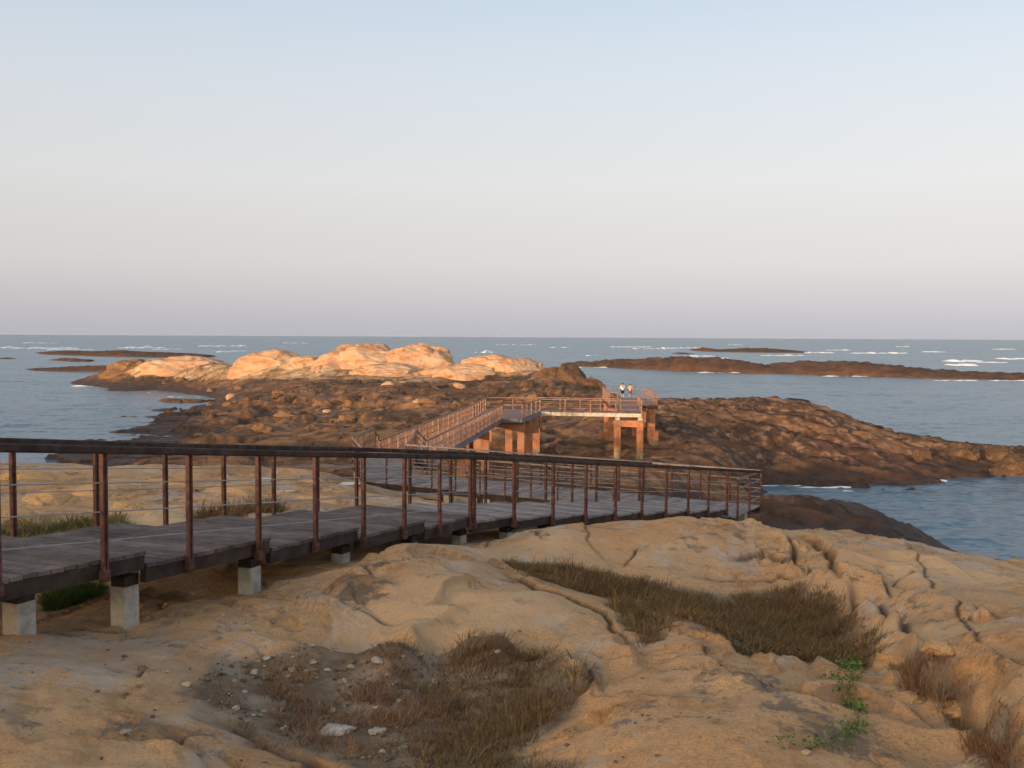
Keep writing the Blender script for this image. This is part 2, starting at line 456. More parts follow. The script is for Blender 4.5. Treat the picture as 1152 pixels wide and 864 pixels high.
    # bedding: level-ish ledges with short dark risers
    zt = z[g] + .05 * X + .45 * fbm(X / 6, Y / 9, 3, 73)
    for stp_ in (1.15, .5):
        fr_ = zt / stp_ - np.floor(zt / stp_)
        lay_ = stp_ * (np.floor(zt / stp_) + sstep(.62, 1.0, fr_)) - zt
        lk = wi * (.15 + .85 * jum) * sstep(64, 72, R) * sstep(-.25, .2, fbm(X / 12, Y / 16, 2, 83 + int(stp_ * 2))) * (1 - .6 * sstep(185, 203, R))
        z[g] += lay_ * lk * .8
        cg = crack[g]; crack[g] = np.maximum(cg, sstep(.60, .8, fr_) * lk * .75)
        zt = zt + lay_ * .8
    cg = crack[g]; crack[g] = np.maximum(cg, wi * np.where(jum > .5, gap * .8, np.maximum(jn * .9, np.maximum((fr > .9) * 1., (fr2 > .84) * .6))))
    tn = np.zeros_like(x); tn[g] = np.where(jum > .5, tone, .6 * np.sin(cid * 3.3)) * wi
    # keep the ground below the decks
    for P, dzs, half, clear in DECKLINES:
        b = (x > P[:, 0].min() - 4) & (x < P[:, 0].max() + 4) & (y > P[:, 1].min() - 4) & (y < P[:, 1].max() + 4)
        if not b.any(): continue
        dd, sd, t = seg_dist(x[b], y[b], P)
        L = np.concatenate([[0], np.cumsum(np.hypot(*np.diff(P, axis=0).T))]); L /= L[-1]
        lim = np.interp(t, L, dzs) - clear + np.maximum(0, dd - half) * 1.2
        z[b] = np.minimum(z[b], lim)
    if not full:
        return z.reshape(sh)
    # dark, wet and lichen-blackened rock: the tide zone and everything beyond the pale headland
    hz = z + EYE
    nz = fbm(x / 6, y / 6, 4, 55)
    dark = sstep(36, 44, r + 5 * nz)
    pu_, pv_ = project(np.stack([x, y, z + EYE], -1))
    n2 = fbm(x / 9, y / 14, 3, 66)
    pale_i = inpoly(pu_ + 14 * n2, pv_ + 3.5 * n2, CREST) * (r > 160) * sstep(-.55, -.25, nz + .3 * n2)
    dark *= (1 - pale_i)
    dark = np.maximum(dark, (1 - sstep(5.5, 8.0, hz + 1.2 * nz)) * (r > 40 - 14 * sstep(.1, .2, th)) * (1 - pale_i))
    near_low = (1 - sstep(66, 72, r)) * sstep(.12, .2, th)
    wet = 1 - sstep(.5 + 3.5 * near_low, 2.2 + 4.2 * near_low, hz + .8 * nz)
    return z.reshape(sh), dark, crack, soil, wet, tn


def ground_z(x, y):
    return terrain(np.atleast_1d(np.asarray(x, float)), np.atleast_1d(np.asarray(y, float))) + EYE


# ------------------------------------------------------------------ materials
def new_mat(name):
    m = bpy.data.materials.new(name); m.use_nodes = True
    nt = m.node_tree
    return m, nt, nt.nodes, nt.links, nt.nodes['Principled BSDF']


def tex(nodes, links, coord, scale, kind='noise', detail=6, rough=.6, stretch=None):
    mp = nodes.new('ShaderNodeMapping')
    links.new(coord, mp.inputs['Vector'])
    if stretch: mp.inputs['Scale'].default_value = stretch
    if kind == 'noise':
        t = nodes.new('ShaderNodeTexNoise'); t.inputs['Detail'].default_value = detail; t.inputs['Roughness'].default_value = rough
    else:
        t = nodes.new('ShaderNodeTexVoronoi')
        if kind == 'edge': t.feature = 'DISTANCE_TO_EDGE'
    t.inputs['Scale'].default_value = scale
    links.new(mp.outputs[0], t.inputs['Vector'])
    return t


def ramp(nodes, links, fac, stops):
    r = nodes.new('ShaderNodeValToRGB')
    e = r.color_ramp.elements
    while len(e) < len(stops): e.new(.5)
    for i, (p, c) in enumerate(stops):
        e[i].position = p
        e[i].color = (c, c, c, 1) if isinstance(c, (int, float)) else (*c, 1)
    links.new(fac, r.inputs['Fac'])
    return r.outputs['Color']


def mix(nodes, links, fac, a, b, mode='MIX'):
    m = nodes.new('ShaderNodeMix'); m.data_type = 'RGBA'; m.blend_type = mode
    for sock, val in ((m.inputs[0], fac), (m.inputs[6], a), (m.inputs[7], b)):
        if hasattr(val, 'links') or hasattr(val, 'is_output'): links.new(val, sock)
        elif isinstance(val, (int, float)): sock.default_value = val
        else: sock.default_value = (*val, 1)
    return m.outputs[2]


def math_n(nodes, links, op, a, b=None):
    m = nodes.new('ShaderNodeMath'); m.operation = op; m.inputs[2].default_value = .5
    for s, v in ((m.inputs[0], a), (m.inputs[1], b)):
        if v is None: continue
        if isinstance(v, (int, float)): s.default_value = v
        else: links.new(v, s)
    return m.outputs[0]


def bump(nodes, links, bsdf, layers):
    prev = None
    for h, strength, dist in layers:
        b = nodes.new('ShaderNodeBump'); b.inputs['Strength'].default_value = strength; b.inputs['Distance'].default_value = dist
        links.new(h, b.inputs['Height'])
        if prev is not None: links.new(prev, b.inputs['Normal'])
        prev = b.outputs[0]
    links.new(prev, bsdf.inputs['Normal'])


def granite_colour(N, L, co, pal, k=1.0):
    a = tex(N, L, co, .45 * k, detail=5, rough=.6); b = tex(N, L, co, 1.9 * k, detail=7, rough=.65); c = tex(N, L, co, 14 * k, detail=5, rough=.7)
    d = tex(N, L, co, 55 * k, detail=3, rough=.8)
    c1, c2, c3, c4 = pal
    col = mix(N, L, ramp(N, L, a.outputs[0], [(.38, 0), (.64, 1)]), c1, c2)
    col = mix(N, L, ramp(N, L, b.outputs[0], [(.52, 0), (.72, 1)]), col, c3)
    col = mix(N, L, ramp(N, L, c.outputs[0], [(.56, 0), (.76, .7)]), col, c4)
    col = mix(N, L, ramp(N, L, d.outputs[0], [(.3, .55), (.55, 0)]), col, (.12, .075, .04))
    return col, a, b, c, d


def ground_material():
    m, nt, N, L, P = new_mat('granite_ground')
    co = N.new('ShaderNodeTexCoord').outputs['Object']
    def attr(n):
        a = N.new('ShaderNodeAttribute'); a.attribute_name = n; return a.outputs['Fac']
    pale, a, b, c, d = granite_colour(N, L, co, [(.62, .328, .142), (.64, .392, .20), (.54, .35, .205), (.33, .16, .07)])
    s = tex(N, L, co, .8, detail=8, rough=.7, stretch=(1, .5, 1))
    pale = mix(N, L, ramp(N, L, s.outputs[0], [(.52, 0), (.60, .8)]), pale, (.50, .40, .315))
    s2 = tex(N, L, co, .62, detail=8, rough=.72)
    pale = mix(N, L, ramp(N, L, s2.outputs[0], [(.54, 0), (.62, .7)]), pale, (.32, .165, .066))
    s3 = tex(N, L, co, 4.2, detail=8, rough=.75)
    pale = mix(N, L, ramp(N, L, s3.outputs[0], [(.57, 0), (.66, .75)]), pale, (.17, .09, .042))
    bt = tex(N, L, co, .21, detail=4, rough=.6)
    pale = mix(N, L, ramp(N, L, bt.outputs[0], [(.34, .6), (.46, 0)]), pale, (.30, .165, .078))
    pale = mix(N, L, ramp(N, L, bt.outputs[0], [(.52, 0), (.62, .8)]), pale, (.64, .425, .24))
    # lichen: grey and blackish blots
    lv = tex(N, L, co, 1.4, detail=9, rough=.78); lm_ = tex(N, L, co, .5, detail=3)
    lf = math_n(N, L, 'MULTIPLY', ramp(N, L, lv.outputs[0], [(.56, 0), (.60, .85)]), ramp(N, L, lm_.outputs[0], [(.45, 0), (.56, 1)]))
    pale = mix(N, L, lf, pale, (.17, .135, .105))
    # dark shore rock
    e = tex(N, L, co, .22, detail=8, rough=.65, stretch=(1, 1.6, 2.0)); f = tex(N, L, co, .9, detail=6, rough=.65)
    dk = mix(N, L, ramp(N, L, e.outputs[0], [(.36, 0), (.66, 1)]), (.058, .031, .021), (.215, .100, .047))
    tn = attr('tone')
    dk = mix(N, L, ramp(N, L, math_n(N, L, 'MULTIPLY_ADD', tn, .4), [(.35, 0), (.95, .75)]), dk, (.33, .165, .075))
    dk = mix(N, L, ramp(N, L, math_n(N, L, 'MULTIPLY_ADD', tn, -.4), [(.45, 0), (.95, .8)]), dk, (.060, .045, .038))
    dk = mix(N, L, ramp(N, L, f.outputs[0], [(.50, 0), (.62, .75)]), dk, (.34, .195, .11))
    f3 = tex(N, L, co, .5, detail=7, rough=.7, stretch=(.5, 1.3, 2.5))
    dk = mix(N, L, ramp(N, L, f3.outputs[0], [(.34, .85), (.46, 0)]), dk, (.040, .027, .022))
    dk = mix(N, L, ramp(N, L, f3.outputs[0], [(.60, 0), (.72, .35)]), dk, (.33, .20, .12))
    dk = mix(N, L, ramp(N, L, f.outputs[0], [(.28, .85), (.44, 0)]), dk, (.045, .028, .020))
    dk = mix(N, L, attr('wet'), dk, mix(N, L, ramp(N, L, f.outputs[0], [(.4, 0), (.7, 1)]), (.045, .028, .020), (.10, .05, .03)))
    col = mix(N, L, attr('dark'), pale, dk)
    # dirt lodged in joints, with the shade of cracks and ledge risers painted in
    col = mix(N, L, math_n(N, L, 'MULTIPLY', attr('crack'), .88), col, (.060, .036, .020))
    # soil and sand in the hollows
    g = tex(N, L, co, 2.2, detail=6, rough=.6)
    soil = mix(N, L, ramp(N, L, g.outputs[0], [(.40, 0), (.62, 1)]), (.17, .115, .07), (.33, .25, .175))
    col = mix(N, L, ramp(N, L, attr('soil'), [(.42, 0), (.62, 1)]), col, soil)
    L.new(col, P.inputs['Base Color'])
    rg = mix(N, L, attr('wet'), (.85, .85, .85), (.68, .68, .68))
    L.new(rg, P.inputs['Roughness'])
    P.inputs['Specular IOR Level'].default_value = .18
    v = tex(N, L, co, 3.5, 'edge')
    ch = tex(N, L, co, 2.6, detail=9, rough=.8, stretch=(1, .55, 1))
    bump(N, L, P, [(a.outputs[0], .5, .4), (b.outputs[0], .7, .11), (ch.outputs[0], .6, .08), (c.outputs[0], .8, .03), (d.outputs[0], .5, .008)])
    return m


def boulder_material(name, pal, k=.35, stain=(.16, .09, .05), stain_lo=.56, bumpd=.5):
    m, nt, N, L, P = new_mat(name)
    co = N.new('ShaderNodeTexCoord').outputs['Object']
    col, a, b, c, d = granite_colour(N, L, co, pal, k)
    s = tex(N, L, co, .28, detail=8, rough=.7, stretch=(1, 1, 2))
    col = mix(N, L, ramp(N, L, s.outputs[0], [(stain_lo, 0), (stain_lo + .14, .8)]), col, stain)
    L.new(col, P.inputs['Base Color']); P.inputs['Roughness'].default_value = .85; P.inputs['Specular IOR Level'].default_value = .25
    bump(N, L, P, [(b.outputs[0], .7, bumpd), (c.outputs[0], .6, bumpd * .25)])
    return m


def simple_mat(name, cols, scale=6, rough=.75, spec=.3, metallic=0, bumpd=.004, stretch=None, grime=None):
    m, nt, N, L, P = new_mat(name)
    co = N.new('ShaderNodeTexCoord').outputs['Object']
    t = tex(N, L, co, scale, detail=6, rough=.65, stretch=stretch)
    col = ramp(N, L, t.outputs[0], [(.34 + .32 * i / max(1, len(cols) - 1), c) for i, c in enumerate(cols)])
    if grime:
        g = tex(N, L, co, scale * .23, detail=7, rough=.7)
        col = mix(N, L, ramp(N, L, g.outputs[0], [(.50, 0), (.66, .8)]), col, grime)
    L.new(col, P.inputs['Base Color']); P.inputs['Roughness'].default_value = rough
    P.inputs['Specular IOR Level'].default_value = spec; P.inputs['Metallic'].default_value = metallic
    if bumpd: bump(N, L, P, [(t.outputs[0], .5, bumpd)])
    if 'deck' in name:
        ri = N.new('ShaderNodeNewGeometry').outputs['Random Per Island']
        L.new(mix(N, L, 1.0, col, ramp(N, L, ri, [(0, (.62, .58, .56)), (.5, (.95, .93, .92)), (.85, (1.1, 1.04, 1.0)), (1, (1.35, 1.25, 1.16))]), 'MULTIPLY'), P.inputs['Base Color'])
    return m


def attr_mat(name, attr, rough=.8, trans=0):
    m, nt, N, L, P = new_mat(name)
    a = N.new('ShaderNodeAttribute'); a.attribute_name = attr
    L.new(a.outputs['Color'], P.inputs['Base Color']); P.inputs['Roughness'].default_value = rough
    P.inputs['Specular IOR Level'].default_value = .2
    return m


def water_material():
    m, nt, N, L, P = new_mat('sea_water')
    co = N.new('ShaderNodeTexCoord').outputs['Object']
    P.inputs['Base Color'].default_value = (.100, .165, .218, 1)
    P.inputs['Specular IOR Level'].default_value = .09; P.inputs['Roughness'].default_value = .25; P.inputs['IOR'].default_value = 1.333
    w1 = tex(N, L, co, .05, detail=6, rough=.6, stretch=(.6, 1, 1)); w2 = tex(N, L, co, .35, detail=5, rough=.65, stretch=(.55, 1, 1))
    w3 = tex(N, L, co, 1.6, detail=4, rough=.6, stretch=(.6, 1, 1))
    # wind-roughened facets: slopes of a few degrees up to a few tens, calmer lanes between
    st = tex(N, L, co, .006, detail=6, rough=.6, stretch=(.45, 1.6, 1))
    amt = ramp(N, L, st.outputs[0], [(.38, .75), (.62, 1.0)])
    vec = None
    for t, k_ in ((w1, .35), (w2, .8), (w3, .8)):
        s_ = N.new('ShaderNodeVectorMath'); s_.operation = 'SUBTRACT'; L.new(t.outputs['Color'], s_.inputs[0]); s_.inputs[1].default_value = (.5, .5, .5)
        m_ = N.new('ShaderNodeVectorMath'); m_.operation = 'MULTIPLY'; L.new(s_.outputs[0], m_.inputs[0]); m_.inputs[1].default_value = (k_ * .95, k_ * 1.45, 0)
        if vec is None: vec = m_.outputs[0]
        else:
            a_ = N.new('ShaderNodeVectorMath'); a_.operation = 'ADD'; L.new(vec, a_.inputs[0]); L.new(m_.outputs[0], a_.inputs[1]); vec = a_.outputs[0]
    sc = N.new('ShaderNodeVectorMath'); sc.operation = 'SCALE'; L.new(vec, sc.inputs[0]); L.new(amt, sc.inputs['Scale'])
    up = N.new('ShaderNodeVectorMath'); up.operation = 'ADD'; L.new(sc.outputs[0], up.inputs[0]); up.inputs[1].default_value = (0, 0, 1)
    nz = N.new('ShaderNodeVectorMath'); nz.operation = 'NORMALIZE'; L.new(up.outputs[0], nz.inputs[0])
    L.new(nz.outputs[0], P.inputs['Normal'])
    return m


M = {}
M['ground'] = ground_material()
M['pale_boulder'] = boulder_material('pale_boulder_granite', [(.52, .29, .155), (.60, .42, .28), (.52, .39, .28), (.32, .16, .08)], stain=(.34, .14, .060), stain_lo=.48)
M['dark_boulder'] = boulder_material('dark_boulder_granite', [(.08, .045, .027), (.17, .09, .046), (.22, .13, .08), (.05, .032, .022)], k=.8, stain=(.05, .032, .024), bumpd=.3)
M['brown_boulder'] = boulder_material('brown_boulder_granite', [(.17, .088, .042), (.26, .14, .07), (.29, .18, .11), (.08, .045, .027)], k=.7, stain=(.08, .046, .03), bumpd=.3)
M['reef'] = boulder_material('reef_rock', [(.062, .034, .022), (.150, .068, .034), (.095, .052, .030), (.038, .026, .020)], k=.3, stain=(.04, .03, .027), stain_lo=.5, bumpd=.8)
M['near_boulder'] = boulder_material('near_boulder_granite', [(.58, .315, .125), (.60, .375, .18), (.50, .33, .18), (.30, .145, .055)], k=1.6, stain=(.20, .10, .045), bumpd=.05)
M['water'] = water_material()
M['deck'] = simple_mat('weathered_deck_timber', [(.080, .060, .053), (.134, .102, .093), (.185, .146, .132)], 5, .8, .3, stretch=(1, 1, 1), grime=(.055, .035, .03))
M['deck_pale'] = simple_mat('pale_grey_deck_timber', [(.14, .122, .118), (.22, .195, .19), (.27, .245, .24)], 4, .75, .35, grime=(.13, .11, .105))
M['deck_purple'] = simple_mat('purple_brown_deck_timber', [(.16, .105, .10), (.22, .15, .14), (.26, .19, .17)], 4, .8, .3)
M['fascia'] = simple_mat('dark_beam_timber', [(.025, .017, .014), (.048, .032, .026), (.07, .045, .035)], 4, .8, .25, grime=(.018, .012, .01))
M['rail'] = simple_mat('dark_handrail_timber', [(.030, .020, .016), (.055, .035, .028), (.085, .055, .043)], 6, .8, .2, grime=(.02, .013, .012))
M['rust'] = simple_mat('rusty_post_steel', [(.050, .021, .017), (.095, .038, .027), (.165, .070, .042)], 14, .75, .35, bumpd=.003, grime=(.035, .014, .012))
M['wire'] = simple_mat('galvanised_wire', [(.22, .20, .21), (.33, .31, .32)], 20, .45, .5, metallic=.5, bumpd=0)
M['galv'] = simple_mat('weathered_grey_pipe', [(.13, .095, .08), (.23, .175, .15), (.30, .24, .21)], 9, .75, .25, bumpd=0, grime=(.16, .075, .045))
M['brown_rail'] = simple_mat('brown_painted_rail', [(.17, .085, .06), (.27, .15, .105), (.36, .22, .15)], 5, .7, .3, bumpd=0)
M['concrete'] = simple_mat('grey_concrete', [(.26, .235, .20), (.38, .35, .30), (.46, .43, .375)], 7, .9, .2, bumpd=.006, grime=(.20, .17, .13))
M['pale_pier'] = simple_mat('pale_concrete', [(.42, .36, .25), (.52, .46, .34)], 6, .9, .2, grime=(.30, .24, .15))
M['white_beam'] = simple_mat('chalky_beam_concrete', [(.40, .33, .26), (.55, .47, .38), (.62, .55, .46)], 2.5, .85, .25, grime=(.34, .20, .11))
M['rusty_steel_beam'] = simple_mat('blue_grey_beam', [(.12, .12, .14), (.20, .20, .23)], 3, .6, .4, grime=(.10, .06, .045))


def pier_material():
    """rust-stained concrete whose foot, under the tide mark, is pale with weed"""
    m, nt, N, L, P = new_mat('rust_stained_pier_concrete')
    co = N.new('ShaderNodeTexCoord').outputs['Object']
    t = tex(N, L, co, 1.3, detail=7, rough=.7); t2 = tex(N, L, co, 5, detail=5)
    top = ramp(N, L, t.outputs[0], [(.36, (.22, .135, .09)), (.5, (.50, .17, .065)), (.66, (.38, .25, .17))])
    foot = ramp(N, L, t2.outputs[0], [(.38, (.16, .14, .07)), (.62, (.34, .27, .15))])
    sep = N.new('ShaderNodeSeparateXYZ'); L.new(N.new('ShaderNodeNewGeometry').outputs['Position'], sep.inputs[0])
    h = math_n(N, L, 'ADD', sep.outputs[2], math_n(N, L, 'MULTIPLY', t.outputs[0], .9))
    fac = ramp(N, L, math_n(N, L, 'MULTIPLY', h, .1), [(.40, 1), (.47, 0)])
    L.new(mix(N, L, fac, top, foot), P.inputs['Base Color']); P.inputs['Roughness'].default_value = .9
    bump(N, L, P, [(t2.outputs[0], .6, .03)])
    return m


M['pier'] = pier_material()
M['foam'] = simple_mat('surf_foam', [(.70, .73, .75), (.85, .86, .87)], .2, .8, .2, bumpd=0)
M['pool'] = None
m_, nt_, N_, L_, P_ = new_mat('pool_water'); P_.inputs['Base Color'].default_value = (.16, .17, .18, 1); P_.inputs['Roughness'].default_value = .06; P_.inputs['IOR'].default_value = 1.33
M['pool'] = m_
M['stone'] = simple_mat('pale_loose_stone', [(.26, .22, .18), (.38, .34, .29), (.48, .44, .39)], 7, .85, .25, bumpd=.01)
M['gravel'] = attr_mat('loose_pebbles', 'tint', .9)
M['grass'] = attr_mat('dry_grass_blades', 'tint', .85)
M['leaf'] = attr_mat('creeper_leaves', 'tint', .6)
M['skin'] = simple_mat('skin', [(.42, .24, .16), (.46, .27, .18)], 8, .6, .3, bumpd=0)
M['hair'] = simple_mat('black_hair', [(.015, .012, .011), (.03, .025, .02)], 20, .6, .3, bumpd=0)
M['white_cloth'] = simple_mat('white_cotton', [(.72, .72, .74), (.80, .80, .82)], 9, .85, .2, bumpd=0)
M['yellow_cloth'] = simple_mat('faded_yellow_cotton', [(.46, .38, .17), (.55, .46, .22)], 9, .85, .2, bumpd=0)
M['dark_cloth'] = simple_mat('navy_cloth', [(.02, .022, .035), (.035, .037, .05)], 9, .85, .2, bumpd=0)
M['red_cloth'] = simple_mat('dull_red_cloth', [(.20, .05, .045), (.28, .08, .07)], 9, .85, .2, bumpd=0)


# ------------------------------------------------------------------ mesh helpers
def np_mesh(name, V, faces, smooth=True, attrs=None, cattrs=None):
    me = bpy.data.meshes.new(name)
    V = np.asarray(V, np.float32); faces = np.asarray(faces, np.int32)
    k = faces.shape[1]
    me.vertices.add(len(V)); me.vertices.foreach_set('co', V.ravel())
    me.loops.add(faces.size); me.loops.foreach_set('vertex_index', faces.ravel())
    me.polygons.add(len(faces)); me.polygons.foreach_set('loop_start', np.arange(0, faces.size, k, dtype=np.int32))
    me.update(calc_edges=True)
    me.polygons.foreach_set('use_smooth', np.full(len(faces), smooth))
    for nm, a in (attrs or {}).items():
        at = me.attributes.new(nm, 'FLOAT', 'POINT'); at.data.foreach_set('value', np.asarray(a, np.float32))
    for nm, a in (cattrs or {}).items():
        at = me.attributes.new(nm, 'FLOAT_COLOR', 'POINT')
        a = np.asarray(a, np.float32)
        at.data.foreach_set('color', np.concatenate([a, np.ones((len(a), 1), np.float32)], 1).ravel())
    me.validate()
    return me


ORIG = {}


def link(name, me, mat, parent=None, loc=(0, 0, 0)):
    o = bpy.data.objects.new(name, me); COL.objects.link(o)
    if mat is not None: me.materials.append(mat)
    o.location = loc
    if parent is not None: o.parent = parent
    return o


def tag(o, label=None, cat=None, group=None, kind=None):
    if label: o['label'] = label
    if cat: o['category'] = cat
    if group: o['group'] = group
    if kind: o['kind'] = kind
    return o


def thing(name, loc, label, cat, group=None):
    o = bpy.data.objects.new(name, None); COL.objects.link(o)
    o.empty_display_size = .2
    o.location = loc
    ORIG[o.name] = Vector(loc)
    return tag(o, label, cat, group)


class MB:
    def __init__(s): s.v = []; s.f = []

    def box(s, c, ex, ey, ez):
        c = Vector(c); ex = Vector(ex); ey = Vector(ey); ez = Vector(ez); b = len(s.v)
        for k in (-1, 1):
            for j in (-1, 1):
                for i in (-1, 1):
                    s.v.append(tuple(c + ex * i + ey * j + ez * k))
        s.f += [tuple(b + i for i in q) for q in ((0, 2, 3, 1), (4, 5, 7, 6), (0, 1, 5, 4), (2, 6, 7, 3), (0, 4, 6, 2), (1, 3, 7, 5))]
        return s

    def beam(s, p, q, w, h, up=(0, 0, 1)):
        p = Vector(p); q = Vector(q); d = q - p; L = d.length; d.normalize()
        sd = d.cross(Vector(up))
        if sd.length < 1e-4: sd = d.cross(Vector((1, 0, 0)))
        sd.normalize(); u = sd.cross(d)
        return s.box((p + q) / 2, sd * w / 2, d * L / 2, u * h / 2)

    def tube(s, p, q, r, n=6, r2=None):
        p = Vector(p); q = Vector(q); d = (q - p).normalized()
        a = d.orthogonal().normalized(); b = d.cross(a); k = len(s.v); r2 = r if r2 is None else r2
        for c, rr in ((p, r), (q, r2)):
            for i in range(n):
                t = 2 * math.pi * i / n
                s.v.append(tuple(c + a * (rr * math.cos(t)) + b * (rr * math.sin(t))))
        for i in range(n):
            j = (i + 1) % n
            s.f.append((k + i, k + j, k + n + j, k + n + i))
        s.f.append(tuple(k + n - 1 - i for i in range(n))); s.f.append(tuple(k + n + i for i in range(n)))
        return s

    def prism(s, pts, z0, z1):
        k = len(s.v); m = len(pts)
        s.v += [(x, y, z0) for x, y in pts] + [(x, y, z1) for x, y in pts]
        s.f.append(tuple(k + m - 1 - i for i in range(m))); s.f.append(tuple(k + m + i for i in range(m)))
        for i in range(m):
            j = (i + 1) % m
            s.f.append((k + i, k + j, k + m + j, k + m + i))
        return s

    def build(s, name, mat, root=None, parent=None, smooth=False, bevel=0):
        o0 = ORIG[root.name] if root is not None else Vector((0, 0, 0))
        me = bpy.data.meshes.new(name)
        me.from_pydata([tuple(Vector(v) - o0) for v in s.v], [], s.f); me.update()
        if smooth: me.polygons.foreach_set('use_smooth', [True] * len(me.polygons))
        o = link(name, me, mat, parent or root)
        if bevel:
            b = o.modifiers.new('bevel', 'BEVEL'); b.width = bevel; b.segments = 2; b.limit_method = 'ANGLE'
        return o


def V3(p, z): return (float(p[0]), float(p[1]), z + EYE)


# ------------------------------------------------------------------ world, sun
SUN_AZ = math.atan2(-.62, -.78)            # the sun stands behind the camera, to its left
SUN_EL = math.radians(7.5)
GLOW = 6.2                                 # boost on the unseen sunset side of the sky, warm fill for the headland
world = bpy.data.worlds.new('World'); scene.world = world; world.use_nodes = True
wn, wl = world.node_tree.nodes, world.node_tree.links
sky = wn.new('ShaderNodeTexSky'); sky.sky_type = 'NISHITA'; sky.sun_disc = False
sky.sun_elevation = SUN_EL; sky.sun_rotation = SUN_AZ; sky.air_density = 1.0; sky.dust_density = 1.6; sky.ozone_density = 1.0
bg = wn['Background']; bg.inputs['Strength'].default_value = .10
tcw = wn.new('ShaderNodeTexCoord')
sp = wn.new('ShaderNodeSeparateXYZ'); wl.new(tcw.outputs['Generated'], sp.inputs[0])
# evening haze belt over the horizon, seen in the direction of view
stops = [(0.0, (5.0, 5.05, 5.75)), (.02, (5.5, 5.4, 5.95)), (.07, (6.95, 6.7, 6.8)), (.15, (7.65, 7.65, 7.7)), (.24, (7.05, 7.6, 8.2)),
         (.34, (5.7, 6.85, 8.25)), (.6, (3.9, 4.8, 6.1)), (1.0, (3.2, 3.9, 5.0))]
r_ = wn.new('ShaderNodeValToRGB'); el = r_.color_ramp.elements
while len(el) < len(stops): el.new(.5)
for i, (p, c) in enumerate(stops):
    el[i].position = p; el[i].color = (*[x / 10 for x in c], 1)
wl.new(sp.outputs[2], r_.inputs['Fac'])
sc_ = wn.new('ShaderNodeMix'); sc_.data_type = 'RGBA'; sc_.blend_type = 'MULTIPLY'; sc_.inputs[0].default_value = 1
wl.new(r_.outputs[0], sc_.inputs[6])
az_ = wn.new('ShaderNodeMath'); az_.operation = 'MULTIPLY_ADD'; wl.new(sp.outputs[0], az_.inputs[0]); az_.inputs[1].default_value = 1.4; az_.inputs[2].default_value = 10.0
wl.new(az_.outputs[0], sc_.inputs[7])
mx_ = wn.new('ShaderNodeMix'); mx_.data_type = 'RGBA'
# away from the sun the haze belt rules; towards the sunset the boosted, warm-tinted sky takes over
dt_ = wn.new('ShaderNodeVectorMath'); dt_.operation = 'DOT_PRODUCT'; wl.new(tcw.outputs['Generated'], dt_.inputs[0]); dt_.inputs[1].default_value = (math.sin(SUN_AZ), math.cos(SUN_AZ), 0)
mr_ = wn.new('ShaderNodeMapRange'); wl.new(dt_.outputs['Value'], mr_.inputs[0])
for i_, v_ in ((1, -.15), (2, .9), (3, .97), (4, .25)): mr_.inputs[i_].default_value = v_
wl.new(mr_.outputs[0], mx_.inputs[0])
gl_ = wn.new('ShaderNodeMix'); gl_.data_type = 'RGBA'; gl_.blend_type = 'MULTIPLY'; gl_.inputs[0].default_value = 1; gl_.inputs[7].default_value = (GLOW, GLOW * .87, GLOW * .72, 1)
wl.new(sky.outputs[0], gl_.inputs[6]); wl.new(gl_.outputs[2], mx_.inputs[6]); wl.new(sc_.outputs[2], mx_.inputs[7])
wl.new(mx_.outputs[2], bg.inputs['Color'])

sd = bpy.data.lights.new('sun', 'SUN'); sd.energy = 3.7; sd.angle = math.radians(.5); sd.color = (1.0, .73, .50)
so_ = bpy.data.objects.new('sun', sd); COL.objects.link(so_)
to_sun = Vector((math.cos(SUN_EL) * math.sin(SUN_AZ), math.cos(SUN_EL) * math.cos(SUN_AZ), math.sin(SUN_EL)))
so_.rotation_euler = to_sun.to_track_quat('Z', 'Y').to_euler()
so_.location = (-30, -30, 60)

# ------------------------------------------------------------------ ground, island, sea
NT, NR = 1150, 1250
th = np.linspace(-.80, .80, NT); rr = np.exp(np.linspace(math.log(1.2), math.log(335), NR))
TH, RR = np.meshgrid(th, rr)
GX_, GY_ = RR * np.sin(TH), RR * np.cos(TH)
Zg, dark, crack, soil, wet, tone = terrain(GX_, GY_, True)
V = np.stack([GX_.ravel(), GY_.ravel(), Zg.ravel() + EYE], -1)
idx = np.arange(NT * NR).reshape(NR, NT)
quads = np.stack([idx[:-1, :-1], idx[:-1, 1:], idx[1:, 1:], idx[1:, :-1]], -1).reshape(-1, 4)
qz = V[quads, 2].max(1); qr = RR.ravel()[quads[:, 0]]
keep = qz > -1.2
SPLIT = 64.0


def submesh(name, sel, mat):
    q = quads[sel & keep]
    used = np.zeros(len(V), bool); used[q.ravel()] = True
    mp = np.cumsum(used) - 1
    me = np_mesh(name, V[used], mp[q], True, {'dark': dark[used], 'crack': crack[used], 'soil': soil[used], 'wet': wet[used], 'tone': tone[used]})
    return link(name, me, mat)


g1 = submesh('ground', qr < SPLIT, M['ground'])
tag(g1, 'pale tan granite headland with cracks and grassy hollows in front of the sea', 'rock ground', kind='structure')
g2 = submesh('terrain', qr >= SPLIT, M['ground'])
tag(g2, 'dark brown rocky island shore beyond the boardwalk, reaching into the sea', 'rocky shore', kind='structure')

ang = np.linspace(0, 2 * math.pi, 97)[:-1]
rad = np.array([0.01, 60, 150, 400, 1000, 3000, 9000, 30000, 60000])
sv = np.stack([np.outer(rad, np.cos(ang)), np.outer(rad, np.sin(ang)), np.zeros((len(rad), 96))], -1).reshape(-1, 3)
ii = np.arange(len(rad) * 96).reshape(len(rad), 96)
sq = np.stack([ii[:-1], np.roll(ii[:-1], -1, 1), np.roll(ii[1:], -1, 1), ii[1:]], -1).reshape(-1, 4)
sea = link('water', np_mesh('water', sv, sq[:, ::-1][:, ::-1]), M['water'])
tag(sea, 'blue grey choppy sea reaching to the horizon', 'sea', kind='structure')

